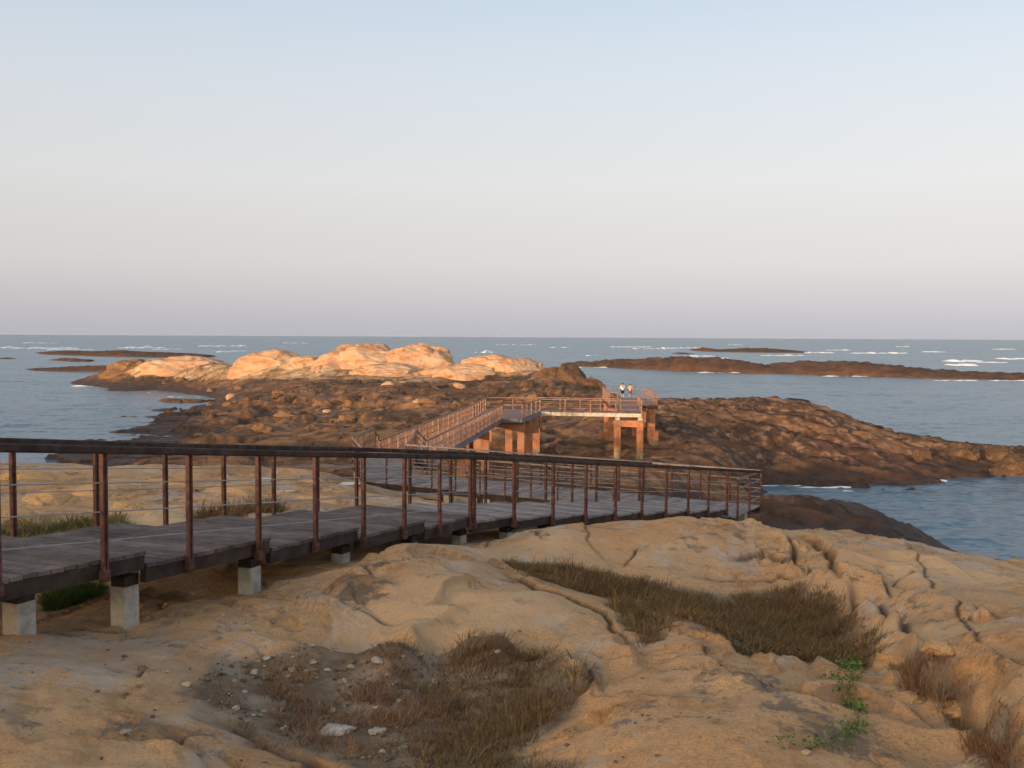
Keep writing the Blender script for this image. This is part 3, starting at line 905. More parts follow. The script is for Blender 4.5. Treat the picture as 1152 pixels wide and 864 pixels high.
# the rise behind the viewpoint, whose evening shadow lies over the headland
hs = np.linspace(-260, 260, 90); ht = np.linspace(-45, 60, 40)
HS, HT = np.meshgrid(hs, ht)
sx, sy = math.sin(SUN_AZ), math.cos(SUN_AZ)           # horizontal direction towards the sun
HX = sx * (60 + HT) + sy * HS; HY = sy * (60 + HT) - sx * HS
prof = np.exp(-(HT / 30) ** 2)
HZ = (20.6 + 1.3 * fbm(HS / 40, HT / 40, 3, 8)) * prof - 1 + .8 * fbm(HX / 9, HY / 9, 4, 9)
hv = np.stack([HX, HY, HZ], -1).reshape(-1, 3); hi = np.arange(hv.shape[0]).reshape(HS.shape)
hq = np.stack([hi[:-1, :-1], hi[:-1, 1:], hi[1:, 1:], hi[1:, :-1]], -1).reshape(-1, 4)
hill = link('hill', np_mesh('hill', hv, hq, attrs={k: np.zeros(len(hv)) for k in ('dark', 'crack', 'soil', 'wet', 'tone')}), M['ground'])
tag(hill, 'rocky rise behind the viewpoint', 'hill', kind='structure')


# ------------------------------------------------------------------ islets and reefs in the sea
def islet(name, pts, depth, label, group=None, seed=0, mat='reef', nd=40, step=1.2):
    """pts: (u, v_top, v_shore) read off the picture; each column stands at the distance of its own waterline"""
    pts = sorted(pts)
    front = np.array([at_z(u, vs, 0)[:2] for u, vt, vs in pts])
    hts = []
    for (u, vt, vs), p in zip(pts, front):
        hts.append(max(.2, at_y(u, vt, p[1] + depth * .45)[2]))
    L = np.concatenate([[0], np.cumsum(np.hypot(*np.diff(front, axis=0).T))])
    ns = int(min(420, max(60, L[-1] / step)))
    s = np.linspace(0, L[-1], ns)
    fx = np.interp(s, L, front[:, 0]); fy = np.interp(s, L, front[:, 1]); hh = np.interp(s, L, hts)
    t = np.linspace(-.15, 1.15, nd)
    S, Tt = np.meshgrid(np.arange(ns), t, indexing='ij')
    endf = np.clip(np.minimum(s, L[-1] - s) / (L[-1] * .06), 0, 1) ** .6
    dep = depth * (.5 + .5 * endf) * (1 + .25 * fbm(s / 30, s * 0, 2, seed))
    X = fx[S]; Y = fy[S] + dep[S] * Tt
    prof = np.clip(np.sin(np.clip(Tt, 0, 1) * math.pi), 0, 1) ** .55
    sc = max(2.0, hh.max())
    rg = .55 + .6 * fbm(X / (sc * 3), Y / (sc * 2), 4, seed + 3) + .25 * np.abs(fbm(X / sc, Y / sc, 3, seed + 9))
    f1, f2, c = worley(X / sc / 1.6, Y / sc / 1.6, seed + 1)
    Z = (hh[S] * prof * (.86 + .28 * (rg - .55)) + sc * .16 * (np.sqrt(np.clip(1 - f1 ** 2, 0, 1)) - .6) * prof + sc * .14 * fbm(X / sc * 1.8, Y / sc * 1.2, 4, seed + 4) * prof + sc * .12 * (sstep(0, .2, f2 - f1) - .7) * prof) - .35
    Z = np.where((Tt < 0) | (Tt > 1), -1.5, Z)
    Z[0] = -1.5; Z[-1] = -1.5
    V_ = np.stack([X, Y, Z], -1).reshape(-1, 3)
    o = V_.mean(0); o[2] = 0
    ii = np.arange(ns * nd).reshape(ns, nd)
    q = np.stack([ii[:-1, :-1], ii[1:, :-1], ii[1:, 1:], ii[:-1, 1:]], -1).reshape(-1, 4)
    ob = link(name, np_mesh(name, V_ - o, q), M[mat], loc=o)
    return tag(ob, label, 'islet', group)


islet('rocky_islet', [(632, 410, 411.5), (660, 407, 412.5), (700, 405, 414.5), (735, 403, 416), (768, 400, 417.5), (800, 401.5, 418.5), (819, 401, 419), (850, 405, 420),
                      (879, 411, 421), (905, 408, 421.5), (943, 405, 422.5), (990, 407, 424), (1036, 410.5, 425.5), (1090, 416, 426.5), (1152, 419, 428), (1230, 422, 431), (1300, 428, 434)],
      52, 'long low reddish brown islet lying right of the viewing platform', seed=2)
islet('rocky_islet', [(787, 394.5, 395), (797, 390.2, 395.6), (806, 392, 396), (820, 393, 396.2), (845, 391.4, 396.6), (870, 391.4, 396.8), (895, 393, 397), (921, 396, 397.2)],
      70, 'smallest far islet on the sea behind the long reddish islet', seed=8)
islet('rocky_islet', [(758, 397.5, 398), (765, 396, 398.4), (775, 396.4, 398.6), (783, 398, 398.8)],
      20, 'tiny dark rock in the surf left of the small far islet', seed=9)
islet('sea_reef', [(36, 395.5, 397), (50, 394, 399), (75, 395, 400), (110, 393.5, 401), (150, 395.5, 402), (190, 397, 402.5), (225, 399, 402.5)],
      60, 'dark flat reef farthest out left of the island point', seed=12)
islet('sea_reef', [(52, 404, 405), (62, 402, 406), (78, 402.5, 407), (98, 404, 407)],
      18, 'short dark reef hump just offshore between the two long reefs at left', seed=14)
islet('sea_reef', [(18, 415.5, 416), (40, 413, 417.5), (75, 410.5, 418.5), (110, 410, 419), (145, 411, 420)],
      26, 'low brown reef spit nearest the island point on the left sea', seed=15)
islet('sea_reef', [(-8, 402.5, 403.4), (2, 402, 404), (10, 403, 404)],
      16, 'sliver of dark reef at the left edge of the sea', seed=17)
islet('shore_rock', [(172, 449, 451), (182, 446.5, 453), (200, 447, 454), (222, 448, 453.5), (236, 448, 452)],
      9, 'dark low rock tongue lying in the cove behind the left railing', seed=19, mat='dark_boulder', step=.5)


# ------------------------------------------------------------------ boulders
def ico(sub):
    t = (1 + 5 ** .5) / 2
    v = [Vector(p).normalized() for p in ((-1, t, 0), (1, t, 0), (-1, -t, 0), (1, -t, 0), (0, -1, t), (0, 1, t), (0, -1, -t), (0, 1, -t), (t, 0, -1), (t, 0, 1), (-t, 0, -1), (-t, 0, 1))]
    f = [(0, 11, 5), (0, 5, 1), (0, 1, 7), (0, 7, 10), (0, 10, 11), (1, 5, 9), (5, 11, 4), (11, 10, 2), (10, 7, 6), (7, 1, 8), (3, 9, 4), (3, 4, 2), (3, 2, 6), (3, 6, 8), (3, 8, 9), (4, 9, 5), (2, 4, 11), (6, 2, 10), (8, 6, 7), (9, 8, 1)]
    for _ in range(sub):
        c = {}; g = []
        def mid(a, b):
            k = (min(a, b), max(a, b))
            if k not in c: v.append(((v[a] + v[b]) / 2).normalized()); c[k] = len(v) - 1
            return c[k]
        for a, b, d in f:
            ab, bd, da = mid(a, b), mid(b, d), mid(d, a)
            g += [(a, ab, da), (b, bd, ab), (d, da, bd), (ab, bd, da)]
        f = g
    return np.array([tuple(p) for p in v]), np.array(f)


ICO = {k: ico(k) for k in (3, 4, 5, 6)}


def boulder(name, c, dims, seed, mat, sub=4, box=.75, rz=0., crag=.12, cuts=3, tilt=0.):
    v, f = ICO[sub]
    s = np.sign(v) * np.abs(v) ** box
    s = s / np.maximum(np.linalg.norm(s, axis=1), .55)[:, None]
    rs = np.random.default_rng(seed)
    nx = fbm(s[:, 0] * 1.3 + seed * 3.1, s[:, 1] * 1.3 + s[:, 2] * 1.1, 3, seed % 17)
    ny = fbm(s[:, 1] * 2.6 - seed * 1.7, s[:, 2] * 2.6 + s[:, 0] * 1.9, 4, (seed + 5) % 17)
    s = s * (1 + 1.1 * crag * nx + .7 * crag * ny)[:, None]
    # flat fracture faces
    for _ in range(cuts + 3):
        nrm = rs.normal(size=3); nrm[2] = abs(nrm[2]) * .6; nrm /= np.linalg.norm(nrm)
        lim = rs.uniform(.72, .95)
        d = s @ nrm
        over = np.maximum(d - lim, 0)
        s = s - nrm * (over * .8)[:, None]
    # joints
    for _ in range(cuts):
        nrm = rs.normal(size=3); nrm[2] *= .7; nrm /= np.linalg.norm(nrm); off = rs.uniform(-.4, .4)
        d = s @ nrm - off + .10 * fbm(s[:, 0] * 3 + seed, s[:, 2] * 3 + s[:, 1] * 2, 3, (seed + 8) % 17)
        s = s * (1 - crag * .55 * np.exp(-(d / .045) ** 2))[:, None]
        s = s * (1 + crag * .28 * np.tanh(d / .05))[:, None]
    ly = s[:, 2] * 5 + .8 * fbm(s[:, 0] * 2 + seed, s[:, 1] * 2, 2, 3)
    s = s * (1 + crag * .18 * (ly - np.floor(ly) - .5))[:, None]
    s = s * np.array(dims)[None]
    ct, st = math.cos(tilt), math.sin(tilt)
    s = np.stack([s[:, 0] * ct - s[:, 2] * st, s[:, 1], s[:, 0] * st + s[:, 2] * ct], -1)
    me = np_mesh(name, s, f)
    o = link(name, me, M[mat], loc=c); o.rotation_euler = (0, 0, rz)
    return o


SB = [  # u_left, u_right, v_top, v_base, Y, material, label, tilt
    (354, 462, 386, 417, 213, 'pale_boulder', 'highest sunlit orange granite dome on top of the island', .02),
    (424, 514, 388, 417, 210, 'pale_boulder', 'sunlit dome sloping down to the right beside the highest dome', -.10),
    (262, 342, 397, 421, 226, 'pale_boulder', 'rounded orange boulder between the pale left slab and the highest dome', .0),
    (316, 384, 401, 422, 219, 'pale_boulder', 'pale creased boulder just left of the highest dome', .05),
    (340, 410, 408, 426, 209, 'pale_boulder', 'low pale rock at the left foot of the highest dome', .0),
    (392, 482, 407, 425, 203, 'pale_boulder', 'broad pale slab lying in front of the highest dome', .03),
    (466, 540, 411, 427, 200, 'pale_boulder', 'low pale rock between the two sunlit summit domes', -.03),
    (512, 588, 399, 423, 200, 'pale_boulder', 'left half of the sunlit summit rock at the right of the island crest', .04),
    (548, 612, 400, 424, 198, 'pale_boulder', 'right half of the sunlit summit rock, sloping toward the dark shoulder', -.12),
    (484, 560, 410, 427, 195, 'pale_boulder', 'flat pale slab at the left foot of the right summit rock', .02),
    (150, 270, 400, 421, 256, 'pale_boulder', 'long pale slab along the left crest of the island', .0),
    (118, 190, 405, 424, 262, 'brown_boulder', 'brown rounded rock at the left end of the long pale slab', .06),
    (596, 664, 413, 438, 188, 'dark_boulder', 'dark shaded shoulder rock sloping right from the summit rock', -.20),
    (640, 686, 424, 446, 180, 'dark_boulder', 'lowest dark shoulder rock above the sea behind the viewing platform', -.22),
    (262, 292, 404, 420, 232, 'brown_boulder', 'small brown rock wedged left of the rounded orange boulder', 0),
    (300, 345, 399, 408, 232, 'brown_boulder', 'small brown rock on the crest behind the rounded orange boulder', 0),
]
for i, (ul, ur, vt, vb, Y, mt, lab, tl) in enumerate(SB):
    a = at_y(ul, vb, Y); b = at_y(ur, vb, Y); t = at_y((ul + ur) / 2, vt, Y)
    wx = (b[0] - a[0]) / 2; h = t[2] - a[2]
    o = boulder('boulder', ((a[0] + b[0]) / 2, Y + wx * .35, a[2] - h * .12), (wx * 1.12, wx * .75, h * 1.12), 20 + i, mt, 5, .92, rng.uniform(-.12, .12), .13 if mt == 'pale_boulder' else .16, 2, tl)
    tag(o, lab, 'boulder', 'large rocks on the island crest')

for i, (uu, vv, wpx, asp, lab) in enumerate([
        (1012, 738, 46, .55, 'tan block at the upper end of the broken ledge right of the grass belt'),
        (1000, 768, 34, .5, 'small tan block at the grassy foot of the broken ledge'),
        (1028, 776, 44, .45, 'low tan block in the middle of the broken ledge'),
        (1076, 772, 40, .5, 'tan block near the dark tuft in the lower right cleft'),
        (1064, 735, 40, .4, 'flat tan block lying against the big right slab'),
        (985, 778, 26, .45, 'smallest tan block beside the creeper joint')]):
    hx, hy = hits([(uu, vv)])[0]; hw = wpx / F * hy / 2
    o = boulder('ledge_block', (hx, hy, float(ground_z(hx, hy)[0]) - hw * .26), (hw * 1.35, hw * 1.0, hw * asp * .9), 500 + i, 'near_boulder', 5, .5, rng.uniform(-.6, .6), .2, 5, rng.uniform(-.25, .25))
    tag(o, lab, 'rock', 'broken blocks in the right cleft')

for i, (uu, vv, wpx, asp, lab) in enumerate([
        (-12, 588, 80, .55, 'pale rounded rock at the left edge, behind the boardwalk grass'),
        (48, 566, 62, .55, 'pale rounded rock behind the dark green grass at far left'),
        (102, 556, 58, .5, 'low pale rock between the second and third railing posts from the left'),
        (135, 574, 34, .5, 'small pale rock beside the end of the dark green grass'),
        (20, 541, 70, .4, 'flat pale rock high on the slope at far left behind the railing'),
        (178, 546, 66, .34, 'flat pale slab on the slope behind the third far railing post'),
        (262, 552, 70, .3, 'flat pale slab just left of the largest rain pool'),
        (355, 566, 60, .3, 'flat pale slab right of the rain pools behind the boardwalk')]):
    hx, hy = hits([(uu, vv)])[0]; hw = wpx / F * hy / 2
    o = boulder('pale_rock', (hx, hy + hw * .4, float(ground_z(hx, hy)[0]) - hw * .10), (hw * 1.15, hw * .9, hw * asp), 540 + i, 'near_boulder', 5, .75, rng.uniform(-.4, .4), .16, 3, rng.uniform(-.1, .1))
    tag(o, lab, 'rock', 'pale rocks behind the boardwalk')

# right-hand point and the dark rock slope
PR = [
      (948, 992, 484, 502, 108, 'dark_boulder', 'dark slab low on the island slope before the point'),
      (990, 1030, 491, 506, 106, 'dark_boulder', 'dark boulder at the narrow neck of the island point'),
      (1040, 1076, 495, 510, 105, 'dark_boulder', 'rounded dark boulder at the start of the point'),
      (1066, 1110, 502, 522, 101, 'dark_boulder', 'dark boulder in the middle of the rocky point'),
      (1100, 1150, 503, 524, 102, 'dark_boulder', 'tallest dark boulder at the end of the rocky point'),
      (1118, 1168, 515, 535, 96, 'dark_boulder', 'low dark boulder at the waterline of the rocky point'),
      (1010, 1056, 500, 520, 99, 'dark_boulder', 'low dark boulder in front of the neck of the point'),
      (1140, 1200, 507, 530, 101, 'dark_boulder', 'dark boulder cut by the picture edge at the rocky point')]
PR = [p for p in PR]
for i, (ul, ur, vt, vb, Y, mt, lab) in enumerate(PR):
    a = at_y(ul, vb, Y); b = at_y(ur, vb, Y); t = at_y((ul + ur) / 2, vt, Y)
    wx = (b[0] - a[0]) / 2; h = t[2] - a[2]
    o = boulder('boulder', ((a[0] + b[0]) / 2, Y + wx * .3, a[2] + h * .12), (wx * 1.05, wx * .8, h * .88), 60 + i, mt, 4, .7, rng.uniform(-.3, .3), .18, 4, rng.uniform(-.12, .12))
    tag(o, lab, 'boulder', 'rocks along the island point')

# loose blocks on the island's inner slope
k = 0; tries = 0; placed = []
uvs = np.stack([rng.uniform(175, 610, 400), 428 + 62 * rng.random(400) ** .8], -1)
xy = hits(uvs, lambda X, Y: base(X, Y))
zz = ground_z(xy[:, 0], xy[:, 1])
for (u, v), (x, y), z in zip(uvs, xy, zz):
    if k >= 50 or z < .6 or y < 68: continue
    w = rng.uniform(7, 26) / F * y * .5 * (1.15 if v > 450 else .8)
    if any((u - a) ** 2 + ((v - b) * 2.2) ** 2 < 14 ** 2 for a, b in placed): continue
    if u > 440 and y < 100: continue
    placed.append((u, v))
    mt = rng.choice(['dark_boulder', 'brown_boulder', 'brown_boulder', 'dark_boulder', 'dark_boulder', 'brown_boulder', 'pale_boulder'] if v < 480 else ['dark_boulder', 'brown_boulder'])
    o = boulder('loose_rock', (x, y, z + w * .02), (w, w * rng.uniform(.6, 1), w * rng.uniform(.36, .6)), 200 + k, mt, 3, .7, rng.uniform(0, 6.3), .2, 3, rng.uniform(-.35, .35))
    lab = {'dark_boulder': 'dark weathered block lying among others on the inner slope of the island',
           'brown_boulder': 'brown weathered block lying among others on the inner slope of the island',
           'pale_boulder': 'pale tan block lying among darker ones on the inner slope of the island'}[mt]
    tag(o, lab, 'rock', {'dark_boulder': 'dark blocks on the island slope', 'brown_boulder': 'brown blocks on the island slope', 'pale_boulder': 'pale blocks on the island slope'}[mt])
    k += 1


# ------------------------------------------------------------------ walkways
def plank_panel(lf, rf, zf, s0, s1, n, thick=.04, gap=.012):
    """cross planks between two edge curves, with a beam under each edge"""
    mb = MB()
    ss = np.linspace(s0, s1, n + 1)
    for a, b in zip(ss[:-1], ss[1:]):
        pa, pb, qa, qb = lf(a), lf(b), rf(a), rf(b)
        L = max(1e-6, np.linalg.norm(pb - pa)); t = min(.45, gap / L); L2 = max(1e-6, np.linalg.norm(qb - qa)); t2 = min(.45, gap / L2)
        p0, p1 = pa + (pb - pa) * t, pb; q0, q1 = qa + (qb - qa) * t2, qb
        jz = random.uniform(-.005, .005)
        za, zb = zf(a) + jz, zf(b) + jz
        k = len(mb.v)
        for (p, z) in ((p0, za), (p1, zb), (q1, zb), (q0, za)): mb.v.append(V3(p, z - thick))
        for (p, z) in ((p0, za), (p1, zb), (q1, zb), (q0, za)): mb.v.append(V3(p, z))
        mb.f += [tuple(k + i for i in q) for q in ((3, 2, 1, 0), (4, 5, 6, 7), (0, 1, 5, 4), (1, 2, 6, 5), (2, 3, 7, 6), (3, 0, 4, 7))]
    return mb


def edge_beam(ef, zf, s0, s1, inset, drop, h, w, other, n=3):
    mb = MB()
    ss = np.linspace(s0, s1, n + 1)
    for a, b in zip(ss[:-1], ss[1:]):
        def P(s):
            e = ef(s); o = other(s); d = (o - e) / np.linalg.norm(o - e)
            return V3(e + d * inset, zf(s) - drop - h / 2)
        mb.beam(P(a), P(b), w, h)
    return mb


def rail_post(mb, p, z0, z1, d, w=.06, t=.045):
    """two flats back to back with a foot bracket"""
    dv = Vector((d[0], d[1], 0)).normalized(); sv_ = Vector((-dv.y, dv.x, 0))
    for s in (-1, 1):
        mb.box(Vector((p[0], p[1], (z0 + z1) / 2 + EYE)) + dv * (s * (w / 2 - .011)), dv * .011, sv_ * t / 2, Vector((0, 0, (z1 - z0) / 2)))
    mb.box(Vector((p[0], p[1], (z0 + z1) / 2 + EYE)), dv * (w / 2 - .024), sv_ * .007, Vector((0, 0, (z1 - z0) / 2 - .01)))
    mb.box(Vector((p[0], p[1], z0 + .05 + EYE)), dv * (w / 2 + .012), sv_ * (t / 2 + .010), Vector((0, 0, .055)))
    return mb


def wires(mb, pts, r):
    for a, b in zip(pts[:-1], pts[1:]): mb.tube(a, b, r, 5)
    return mb


# --- the descending boardwalk
base_p = near_pt(0)
bw = thing('boardwalk', V3(base_p, -2.6), 'dark timber boardwalk with rusty posts and dark handrails descending past the near rocks', 'boardwalk', 'walkways over the rocks')
panels = [(-2.9, -1.25), (-1.25, .5), (.5, 2.25), (2.25, 3.95), (3.95, 5.65), (5.65, 7.1)] + [(7.1 + 1.01 * i, 7.1 + 1.01 * (i + 1)) for i in range(9)]
for a, b in panels:
    km = (a + b) / 2; sl = (deck_z(b) - deck_z(a)) / (b - a)
    zf = lambda s, km=km, sl=sl: deck_z(km) + .45 * sl * (s - km)
    npl = max(6, int((b - a) * 1.22 / .15))
    mat = M['deck'] if a < 6.5 else M['deck_pale']
    pn = plank_panel(near_pt, far_pt, zf, a, b - .01, npl).build('deck_panel', mat, bw)
    if a > 6.5: pn['label'] = 'paler grey deck panel on the lower run'
    for ef, ot in ((near_pt, far_pt), (far_pt, near_pt)):
        edge_beam(ef, zf, a, b - .015, .05, .042, .145, .07, ot).build('edge_beam', M['fascia'], bw)
    mb = MB()
    e0, e1 = near_pt(b - .08), far_pt(b - .08)
    d_ = (e1 - e0) / np.linalg.norm(e1 - e0)
    mb.beam(V3(e0 + d_ * .10, zf(b - .08) - .13), V3(e1 - d_ * .10, zf(b - .08) - .13), .08, .16)
    mb.build('cross_joist', M['fascia'], bw)

near_s = [k for k in range(-2, 17)]
for k in near_s:
    p = near_pt(k); d = near_pt(k + .1) - near_pt(k - .1)
    out = -norm_at(k) * .035
    rail_post(MB(), p + out, deck_z(k) - .17, rail_z(k) + .005, d).build('post', M['rust'], bw)
    if k == 7:
        rail_post(MB(), p + out + d / np.linalg.norm(d) * .13, deck_z(k) - .17, rail_z(k) - .005, d).build('post', M['rust'], bw)
far_s = [-2.2 + 1.04 * i for i in range(9)] + [7.0 + .96 * i for i in range(10)]
for k in far_s:
    p = far_pt(k); d = far_pt(k + .1) - far_pt(k - .1)
    rail_post(MB(), p + norm_at(k) * .035, deck_z(k) - .17, rail_z(k) + .005, d).build('post', M['rust'], bw)
for fn, sg, send in ((near_pt, -1, 18.0), (far_pt, 1, S_END)):
    ss = [-3.0, 0, 3.5, 7.0] + [7.0 + (send - 7) * i / 4 for i in (1, 2, 3, 4)]
    mb = MB()
    pts = [Vector(V3(fn(s) + norm_at(s) * sg * .035, rail_z(s) + .04)) for s in ss]
    for a, b in zip(pts[:-1], pts[1:]):
        mb.beam(a, b + (b - a).normalized() * .01, .10, .075)
    mb.build('handrail', M['rail'], bw, bevel=.018)
    wm = MB()
    for off in (.27, .54, .81):
        wires(wm, [V3(fn(s) + norm_at(s) * sg * .035, rail_z(s) - off) for s in ss], .0065)
    wm.build('wire', M['wire'], bw)


def pier_at(root, p, z_top, d, w, mat, parent=None, name='pier', sink=.25, taper=1.0, bev=.012, dep=None):
    zg = float(ground_z(p[0], p[1])[0]) - sink
    dv = Vector((d[0], d[1], 0)).normalized() * w / 2; sv_ = Vector((-dv.y, dv.x, 0)) * ((dep or w) / w)
    mb = MB().box(Vector((p[0], p[1], (zg + z_top + EYE) / 2)), dv, sv_, Vector((0, 0, (z_top + EYE - zg) / 2)))
    return mb.build(name, mat, root, parent, bevel=bev)


for s in (-2.6, -.62, .45, 2.15, 3.86, 5.55, 7.05, 8.1, 9.1, 11.1, 13.1, 15.0):
    for t in (.10, .90):
        p = near_pt(s) * (1 - t) + far_pt(s) * t; d = near_pt(s + .1) - near_pt(s - .1)
        ztop = deck_z(s) - .29
        pier_at(bw, p, ztop, d, .195 if s < 6 else .19, M['concrete'])
        MB().box(V3(p, ztop + .05), Vector((d[0], d[1], 0)).normalized() * .09, Vector((-d[1], d[0], 0)).normalized() * .09, (0, 0, .052)).build('bearing_block', M['fascia'], bw)

# --- the lower walkway that doubles back
lw = thing('boardwalk', V3(lowF(6), LOW - .6), 'level pale grey boardwalk behind the descending one, on short pale concrete piers', 'boardwalk', 'walkways over the rocks')
zl = lambda s: LOW
for i in range(8):
    a, b = 12.8 * i / 8, 12.8 * (i + 1) / 8
    plank_panel(lowF, lowB, zl, a, b - .012, 10).build('deck_panel', M['deck_pale'], lw)
for ef, ot in ((lowF, lowB), (lowB, lowF)):
    edge_beam(ef, zl, 0, 12.8, .05, .042, .17, .07, ot, 6).build('edge_beam', M['fascia'], lw)
for i in range(9):
    for ef, ot in ((lowF, lowB), (lowB, lowF)):
        s = .5 + 1.5 * i; e = ef(s); o = ot(s); d = (o - e) / np.linalg.norm(o - e)
        pier_at(lw, e + d * .16, LOW - .21, DR, .24, M['pale_pier'])
# the corner landing and its exit
LL = [lowF(12.8), np.array([-6.05, 38.0]), np.array([-5.75, 42.0])]
LR = [lowB(12.8), np.array([-3.75, 38.0]), np.array([-4.0, 42.0])]


def poly_fn(P):
    def f(s):
        i = min(len(P) - 2, max(0, int(s))); t = s - i
        return P[i] * (1 - t) + P[i + 1] * t
    return f


plank_panel(poly_fn(LL), poly_fn(LR), zl, 0, 1, 26).build('deck_panel', M['deck_pale'], lw)
plank_panel(poly_fn(LL), poly_fn(LR), zl, 1, 2, 26).build('deck_panel', M['deck_pale'], lw)
for A_, B_ in ((LL, LR), (LR, LL)):
    edge_beam(poly_fn(A_), zl, 0, 2, .05, .042, .17, .07, poly_fn(B_), 2).build('edge_beam', M['fascia'], lw)
for p in (LL[0] + [.2, .2], LL[1] + [.2, 0], LL[2] + [.2, -.1], LR[1] + [-.2, 0], LR[2] + [-.2, -.1]):
    pier_at(lw, p, LOW - .21, (0, 1), .24, M['pale_pier'])


def railing(root, P3, post_gap, h, bars, pmat, rmat, pr=.028, rr_=.022, top_r=.032, square=True, label=None, balusters=0, drop=.12):
    """P3: deck-edge points (x, y, zc). posts one by one, one top rail, one set of thin bars"""
    top = MB(); bar = MB(); posts = []
    for a, b in zip(P3[:-1], P3[1:]):
        a = Vector(a); b = Vector(b); L = (b - a).length; n = max(1, round(L / post_gap))
        for i in range(n + 1):
            p = a + (b - a) * (i / n)
            if all((p - q).length > .2 for q in posts):
                posts.append(p)
                mb = MB(); d = (b - a).normalized()
                mb.beam(Vector((p.x, p.y, p.z - drop + EYE)), Vector((p.x, p.y, p.z + h + EYE)), pr * 2, pr * 1.7, up=(d.x, d.y, 0.001))
                mb.build('post', pmat, root)
        up = Vector((0, 0, EYE + h)); top.beam(a + up, b + up, top_r * 2, top_r * 1.6)
        for t in bars:
            u2 = Vector((0, 0, EYE + h * t)); bar.tube(a + u2, b + u2, rr_, 5)
        if balusters:
            nb = int(L / balusters)
            for i in range(1, nb):
                p = a + (b - a) * (i / nb)
                bar.tube(p + Vector((0, 0, EYE + .08)), p + up, .012, 4)
    top.build('top_rail', rmat, root, bevel=.006)
    bar.build('baluster_panel' if balusters else 'side_bar', rmat, root)


q3 = lambda p, z: (float(p[0]), float(p[1]), z)
railing(lw, [q3(lowF(2.7), LOW), q3(LL[0], LOW), q3(LL[1], LOW), q3(LL[2], LOW)], .92, 1.0, (.25, .5, .75), M['rust'], M['galv'], .024, .017)
railing(lw, [q3(lowF(0) + [.1, .15], LOW), q3(lowB(0), LOW), q3(lowB(12.8), LOW), q3(LR[1], LOW), q3(LR[2], LOW)], .92, 1.0, (.25, .5, .75), M['rust'], M['galv'], .024, .017)

# --- steps and the long bridge running out over the rocks
ZB0, ZB1 = -5.62, -6.1
stw = thing('stairway', (-4.8, 42.2, LOW + EYE - .7), 'short flight of timber steps down from the pale boardwalk to the long footbridge', 'stairs')
SL, SR = np.array([-5.75, 42.06]), np.array([-4.0, 42.06]); EL, ER = np.array([-5.85, 44.4]), np.array([-3.75, 44.4])
for i in range(5):
    t0, t1 = i / 5, (i + 1) / 5
    za = LOW - .15 * (i + 1)
    MB().prism([tuple(SL + (EL - SL) * t0), tuple(SR + (ER - SR) * t0), tuple(SR + (ER - SR) * (t1 + .01)), tuple(SL + (EL - SL) * (t1 + .01))], za - .05 + EYE, za + EYE).build('tread', M['deck_purple'], stw)
for a, b in ((SL, EL), (SR, ER)):
    MB().beam(V3(a, LOW - .30), V3(b, LOW - .95), .07, .24).build('stringer', M['fascia'], stw)
    railing(stw, [q3(a, LOW - .1), q3(b, LOW - .78)], 1.2, 1.0, (.25, .5, .75), M['brown_rail'], M['galv'], .026, .016)

fb = thing('footbridge', (-1.8, 75, EYE - 11), 'long brown footbridge with railings bending right onto tall rust stained concrete piers', 'footbridge')
BL = [np.array([-5.85, 44.45]), np.array([-2.9, 75.3]), np.array([-2.2, 84.0])]
BR = [np.array([-3.75, 44.45]), np.array([-.73, 75.3])]
zb = lambda t: ZB0 + (ZB1 - ZB0) * min(1, t)
fl = lambda s: BL[0] + (BL[1] - BL[0]) * s; frr = lambda s: BR[0] + (BR[1] - BR[0]) * s
for i in range(8):
    plank_panel(fl, frr, zb, i / 8, (i + 1) / 8 - .0004, 24).build('deck_panel', M['deck_purple'], fb)
MB().beam(V3(BR[0] + [-.06, 0], ZB0 - .20), V3(BR[1] + [-.06, 0], ZB1 - .20), .12, .31).build('edge_beam', M['rusty_steel_beam'], fb)
MB().beam(V3(BL[0] + [.06, 0], ZB0 - .20), V3(BL[1] + [.06, 0], ZB1 - .20), .12, .31).build('edge_beam', M['rusty_steel_beam'], fb)
# landing and the bridge deck turning right
LAND = [(-2.9, 75.32), (.8, 75.32), (2.33, 82.3), (2.33, 84.5), (-2.2, 84.5)]
MB().prism(LAND, ZB1 - .06 + EYE, ZB1 - .004 + EYE).build('landing_deck', M['deck_purple'], fb)
mb = MB()
for a, b in zip(LAND, LAND[1:] + LAND[:1]):
    mb.beam((a[0], a[1], ZB1 - .20 + EYE), (b[0], b[1], ZB1 - .20 + EYE), .14, .27)
mb.build('edge_beam', M['rusty_steel_beam'], fb)
CF = lambda s: np.array([2.36, 82.3]) + np.array([8.14, -1.4]) * s
CB = lambda s: CF(s) + np.array([.37, 2.15])
for i in range(3):
    plank_panel(CF, CB, lambda s: ZB1, i / 3, (i + 1) / 3 - .001, 17).build('deck_panel', M['deck_purple'], fb)
MB().beam(V3(CF(0) + [0, .1], ZB1 - .19), V3(CF(1) + [0, .1], ZB1 - .19), .2, .29).build('edge_beam', M['white_beam'], fb)
MB().beam(V3(CB(0) + [0, -.1], ZB1 - .19), V3(CB(1) + [0, -.1], ZB1 - .19), .2, .29).build('edge_beam', M['white_beam'], fb)
